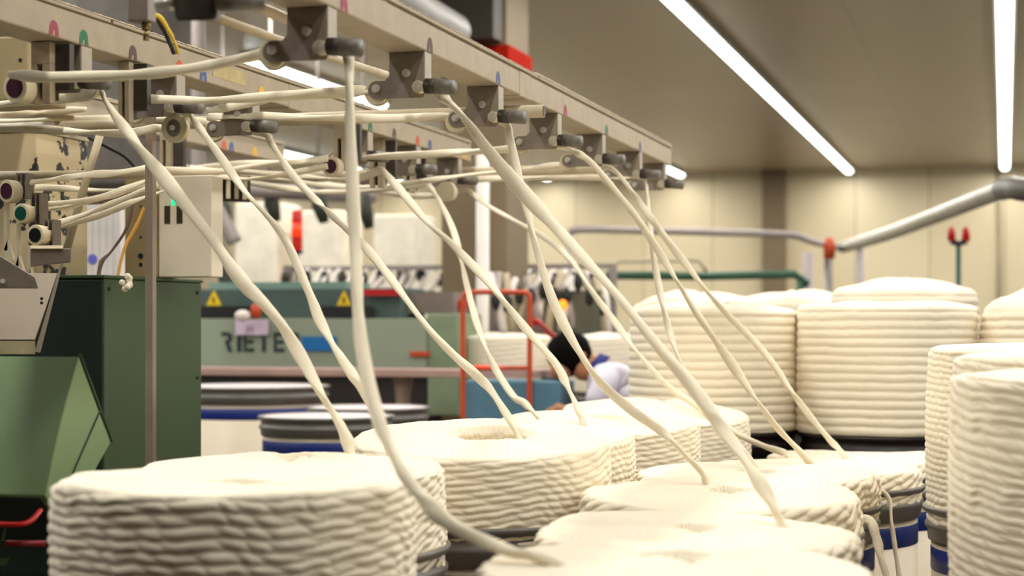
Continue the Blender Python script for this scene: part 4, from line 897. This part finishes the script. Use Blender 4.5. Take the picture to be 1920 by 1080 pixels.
# big sloping duct with elbow
pts = [P(1580, 464, 17.0), P(1660, 440, 14.6), P(1760, 402, 12.2), P(1850, 366, 10.5), P(1893, 350, 9.9)]
t = thing('extraction_pipe', P(1740, 410, 12), 'thick pale pipe rising diagonally to an elbow at the right edge', 'pipe')
MB().tube(catmull(pts, 4), .056, 20).build('pipe_run', GALV, t)
MB().tube(catmull([P(1880, 355, 10.1), P(1900, 352, 9.75), P(1920, 356, 9.5), P(1990, 360, 9.3)], 5), .064, 20).build('elbow', mat('dark elbow', (96, 90, 82), .5, .3), t)
for q, px in ((.25, 1640), (.7, 1800)):
    pp = P(px, 446 if px == 1640 else 387, 15.2 if px == 1640 else 11.5)
MB().tube([P(1612, 452, 16.0), (P(1612, 452, 16.0).x, P(1612, 452, 16.0).y, 0)], .035, 12).build('pipe_support', GREYP, t)
t = thing('thin_pipe_run', P(1300, 436, 14.5), 'thinner lilac-grey overhead pipe crossing behind the falling strands', 'pipe')
MB().tube(catmull([P(1068, 434, 14.4), P(1100, 430, 14.4), P(1230, 433, 14.6), P(1350, 436, 14.8), P(1480, 440, 15), P(1520, 452, 15.6), P(1580, 466, 16.9)], 5), .030, 14).build('pipe_run', GREYP, t)
x = P(1553, 470, 15.8); MB().tube([x, (x.x, x.y, 0)], .04, 12).build('pipe_support', GREYP, t)
x = P(1555, 466, 15.7); MB().lathe([(.001, -.09), (.05, -.09), (.055, .03), (.035, .09), (.001, .1)], x, 16).build('orange_cap', ORNG, t)
x = P(1068, 434, 14.4); MB().tube([x, (x.x, x.y, 0)], .025, 12).build('pipe_support', GREYP, t)
t = thing('green_gantry', P(1320, 516, 14.2), 'dark green machine rail beyond the ringed drums', 'machine rail')
MB().tube([P(1135, 516, 14.2), P(1320, 518, 14.2), P(1490, 514, 14.2), P(1515, 535, 14.2)], .034, 12).build('rail', mat('rail green', (44, 84, 60), .5), t)
MB().tube([P(1140, 512, 14.1), P(1160, 490, 14.1), P(1310, 488, 14.1), P(1325, 510, 14.1)], .016, 10).build('hoop', mat('pale hoop', (176, 166, 140), .6), t)
for px in (1150, 1500):
    x = P(px, 516, 14.2); MB().tube([x, (x.x, x.y, 0)], .03, 10).build('leg', mat('rail green', (44, 84, 60)), t)
x = P(1515, 474, 14.5); MB().tube([x, (x.x, x.y, 0)], .05, 10).build('mast', GREYP, t)
t = thing('signal_tower', P(1797, 525, 12), 'green pole with two red warning lamps before the far wall', 'signal lamp')
p = P(1797, 456, 12); MB().tube([(p.x, p.y, 0), p], .018, 12).build('pole', mat('pole green', (26, 62, 44), .5), t)
MB().tube([P(1783, 452, 12), P(1797, 457, 12), P(1812, 452, 12)], .022, 10).build('yoke', BLACK, t)
for px in (1784, 1811):
    p = P(px, 452, 12); MB().lathe([(.001, 0), (.028, 0), (.026, .06), (.018, .09), (.001, .1)], p, 16).build('red_lamp', mat('lamp red', (150, 14, 10), .3, emit=(190, 20, 8), estr=.3), t)
# pale machine housings behind the far-left, giving vertical light panels
for k, (px0, px1, py, l) in enumerate(((440, 520, 380, 'first from the left'), (560, 640, 395, 'behind the red beacon'), (700, 780, 402, 'beside the concrete column'))):
    m, _ = fb(px0, px1, py, 720, 17, .6); a = m.v
    o = m.build('pale_locker', mat('pale locker', (224, 214, 194), .5), None, bevel=.02)
    for v in o.data.vertices:
        if v.co.z < 1.5: v.co.z = 0
    tag(o, 'pale blurred tall locker at the back, '+l, 'locker', 'pale lockers at the back')
# dark brown beam behind low coils, under the ringed drums
a = P(1395, HZ, 5.95)

# ------------------------------------------------------------------ the worker
DP = 9.35
def sk(name, nodes, edges, m, parent, sub=2, root=0):
    me = bpy.data.meshes.new(name); me.from_pydata([n[0] for n in nodes], edges, []); me.materials.append(m)
    o = bpy.data.objects.new(name, me); COL.objects.link(o)
    s = o.modifiers.new('skin', 'SKIN'); s.use_smooth_shade = True
    for i, n in enumerate(nodes):
        sv = me.skin_vertices[0].data[i]; r = n[1]; sv.radius = (r, r) if not isinstance(r, tuple) else r; sv.use_root = (i == root)
    b = o.modifiers.new('sub', 'SUBSURF'); b.levels = sub; b.render_levels = sub
    if parent: o.parent = parent; o.matrix_parent_inverse = Matrix.Translation(-parent.location)
    return o
def W(px, z, dd=0): p = P(px, HZ, DP+dd); return (p.x, p.y, z)
t = thing('person', W(1200, 0), 'worker in a pale shirt with blue collar and short black hair, bent over the table', 'person')
# body: skin-coloured continuous figure
nodes = [(W(1205, .93), .13), (W(1180, 1.08), .12), (W(1150, 1.2), .115), (W(1125, 1.285), .06), (W(1108, 1.325), .055), (W(1090, 1.35), .075), (W(1072, 1.375), .09),
         (W(1133, 1.22, -.17), .045), (W(1100, 1.02, -.24), .045), (W(1050, 1.10, -.25), .032), (W(1036, 1.11, -.25), .03),
         (W(1133, 1.22, .17), .045), (W(1100, 1.02, .24), .045), (W(1050, 1.12, .2), .032), (W(1036, 1.13, .2), .03),
         (W(1200, .85, -.1), .1), (W(1185, .48, -.12), .07), (W(1205, .1, -.12), .05), (W(1175, .05, -.14), .04),
         (W(1200, .85, .1), .1), (W(1190, .48, .12), .07), (W(1215, .1, .12), .05), (W(1185, .05, .14), .04)]
edges = [(0, 1), (1, 2), (2, 3), (3, 4), (4, 5), (5, 6), (3, 7), (7, 8), (8, 9), (9, 10), (3, 11), (11, 12), (12, 13), (13, 14), (0, 15), (15, 16), (16, 17), (17, 18), (0, 19), (19, 20), (20, 21), (21, 22)]
sk('body', nodes, edges, SKIN, t)
# fingers
for (hx, hz, hd) in ((1036, 1.11, -.25), (1036, 1.13, .2)):
    for k in range(4):
        a = W(hx+2, hz, hd+(k-1.5)*.02); b = W(hx-12+abs(k-1.5)*2, hz-.02, hd+(k-1.5)*.022); c = W(hx-18+abs(k-1.5)*3, hz-.06, hd+(k-1.5)*.022)
        sk('finger', [(a, .011), (b, .009), (c, .008)], [(0, 1), (1, 2)], SKIN, t, 1)
    a = W(hx+6, hz, hd-.03); b = W(hx-4, hz-.03, hd-.055); c = W(hx-9, hz-.06, hd-.05)
    sk('thumb', [(a, .012), (b, .010), (c, .008)], [(0, 1), (1, 2)], SKIN, t, 1)
hc = Vector(W(1068, 1.385))
# hair cap: thick shell with uneven edge
hm = MB(); n = 28; mm = 16; rnd = random.Random(3); vs = []
for i in range(mm+1):
    a = math.pi*i/mm-math.pi/2
    for j in range(n):
        q = 1+.05*math.sin(5*2*math.pi*j/n+i)*math.sin(3*a)+rnd.uniform(-.015, .015)
        vs.append((hc.x+.122*q*math.cos(a)*math.cos(2*math.pi*j/n), hc.y+.112*q*math.cos(a)*math.sin(2*math.pi*j/n), hc.z+.118*q*math.sin(a)))
hm.add(vs, [(i*n+j, i*n+(j+1) % n, (i+1)*n+(j+1) % n, (i+1)*n+j) for i in range(mm) for j in range(n)], True)
hm.build('hair', HAIR, t)
# face turned down and to the table: nose, brow, mouth, ears, jaw
fc = Vector(W(1092, 1.31, -.04))
MB().ball(fc, .055, .055, .07, 18, 12).build('jaw', SKIN, t)
fd = Vector(W(1052, 1.30, -.03)); MB().ball(fd, .06, .06, .06, 16, 10).build('face', SKIN, t)
MB().ball(Vector(W(1036, 1.285, -.05)), .014, .014, .022, 10, 8).build('nose', SKIN, t)
for s_ in (-1, 1): MB().ball(Vector(W(1038, 1.315, -.03+.03*s_)), .008, .008, .006, 10, 6).build('eye', WHITE, t)
MB().ball(Vector(W(1044, 1.255, -.04)), .014, .02, .006, 10, 6).build('mouth', mat('lips', (150, 80, 70), .5), t)
MB().ball(Vector(W(1094, 1.365, -.105)), .016, .012, .03, 10, 8).build('ear', SKIN, t)
# shirt
nodes = [(W(1208, .92), .175), (W(1182, 1.08), .165), (W(1152, 1.205), (.175, .16)), (W(1127, 1.295), .105),
         (W(1135, 1.225, -.19), .078), (W(1112, 1.1, -.23), .068), (W(1135, 1.225, .19), .078), (W(1112, 1.1, .23), .068)]
sk('shirt', nodes, [(0, 1), (1, 2), (2, 3), (3, 4), (4, 5), (3, 6), (6, 7)], SHIRT, t)
MB().tube([W(1121, 1.30), W(1108, 1.338)], [.095, .07], 20).build('collar', NAVY, t)
nodes = [(W(1206, .9), .16), (W(1200, .8, -.1), .12), (W(1186, .48, -.12), .09), (W(1205, .12, -.12), .07), (W(1200, .8, .1), .12), (W(1190, .48, .12), .09), (W(1215, .12, .12), .07)]
sk('trousers', nodes, [(0, 1), (1, 2), (2, 3), (0, 4), (4, 5), (5, 6)], mat('trousers', (50, 52, 60), .8), t)
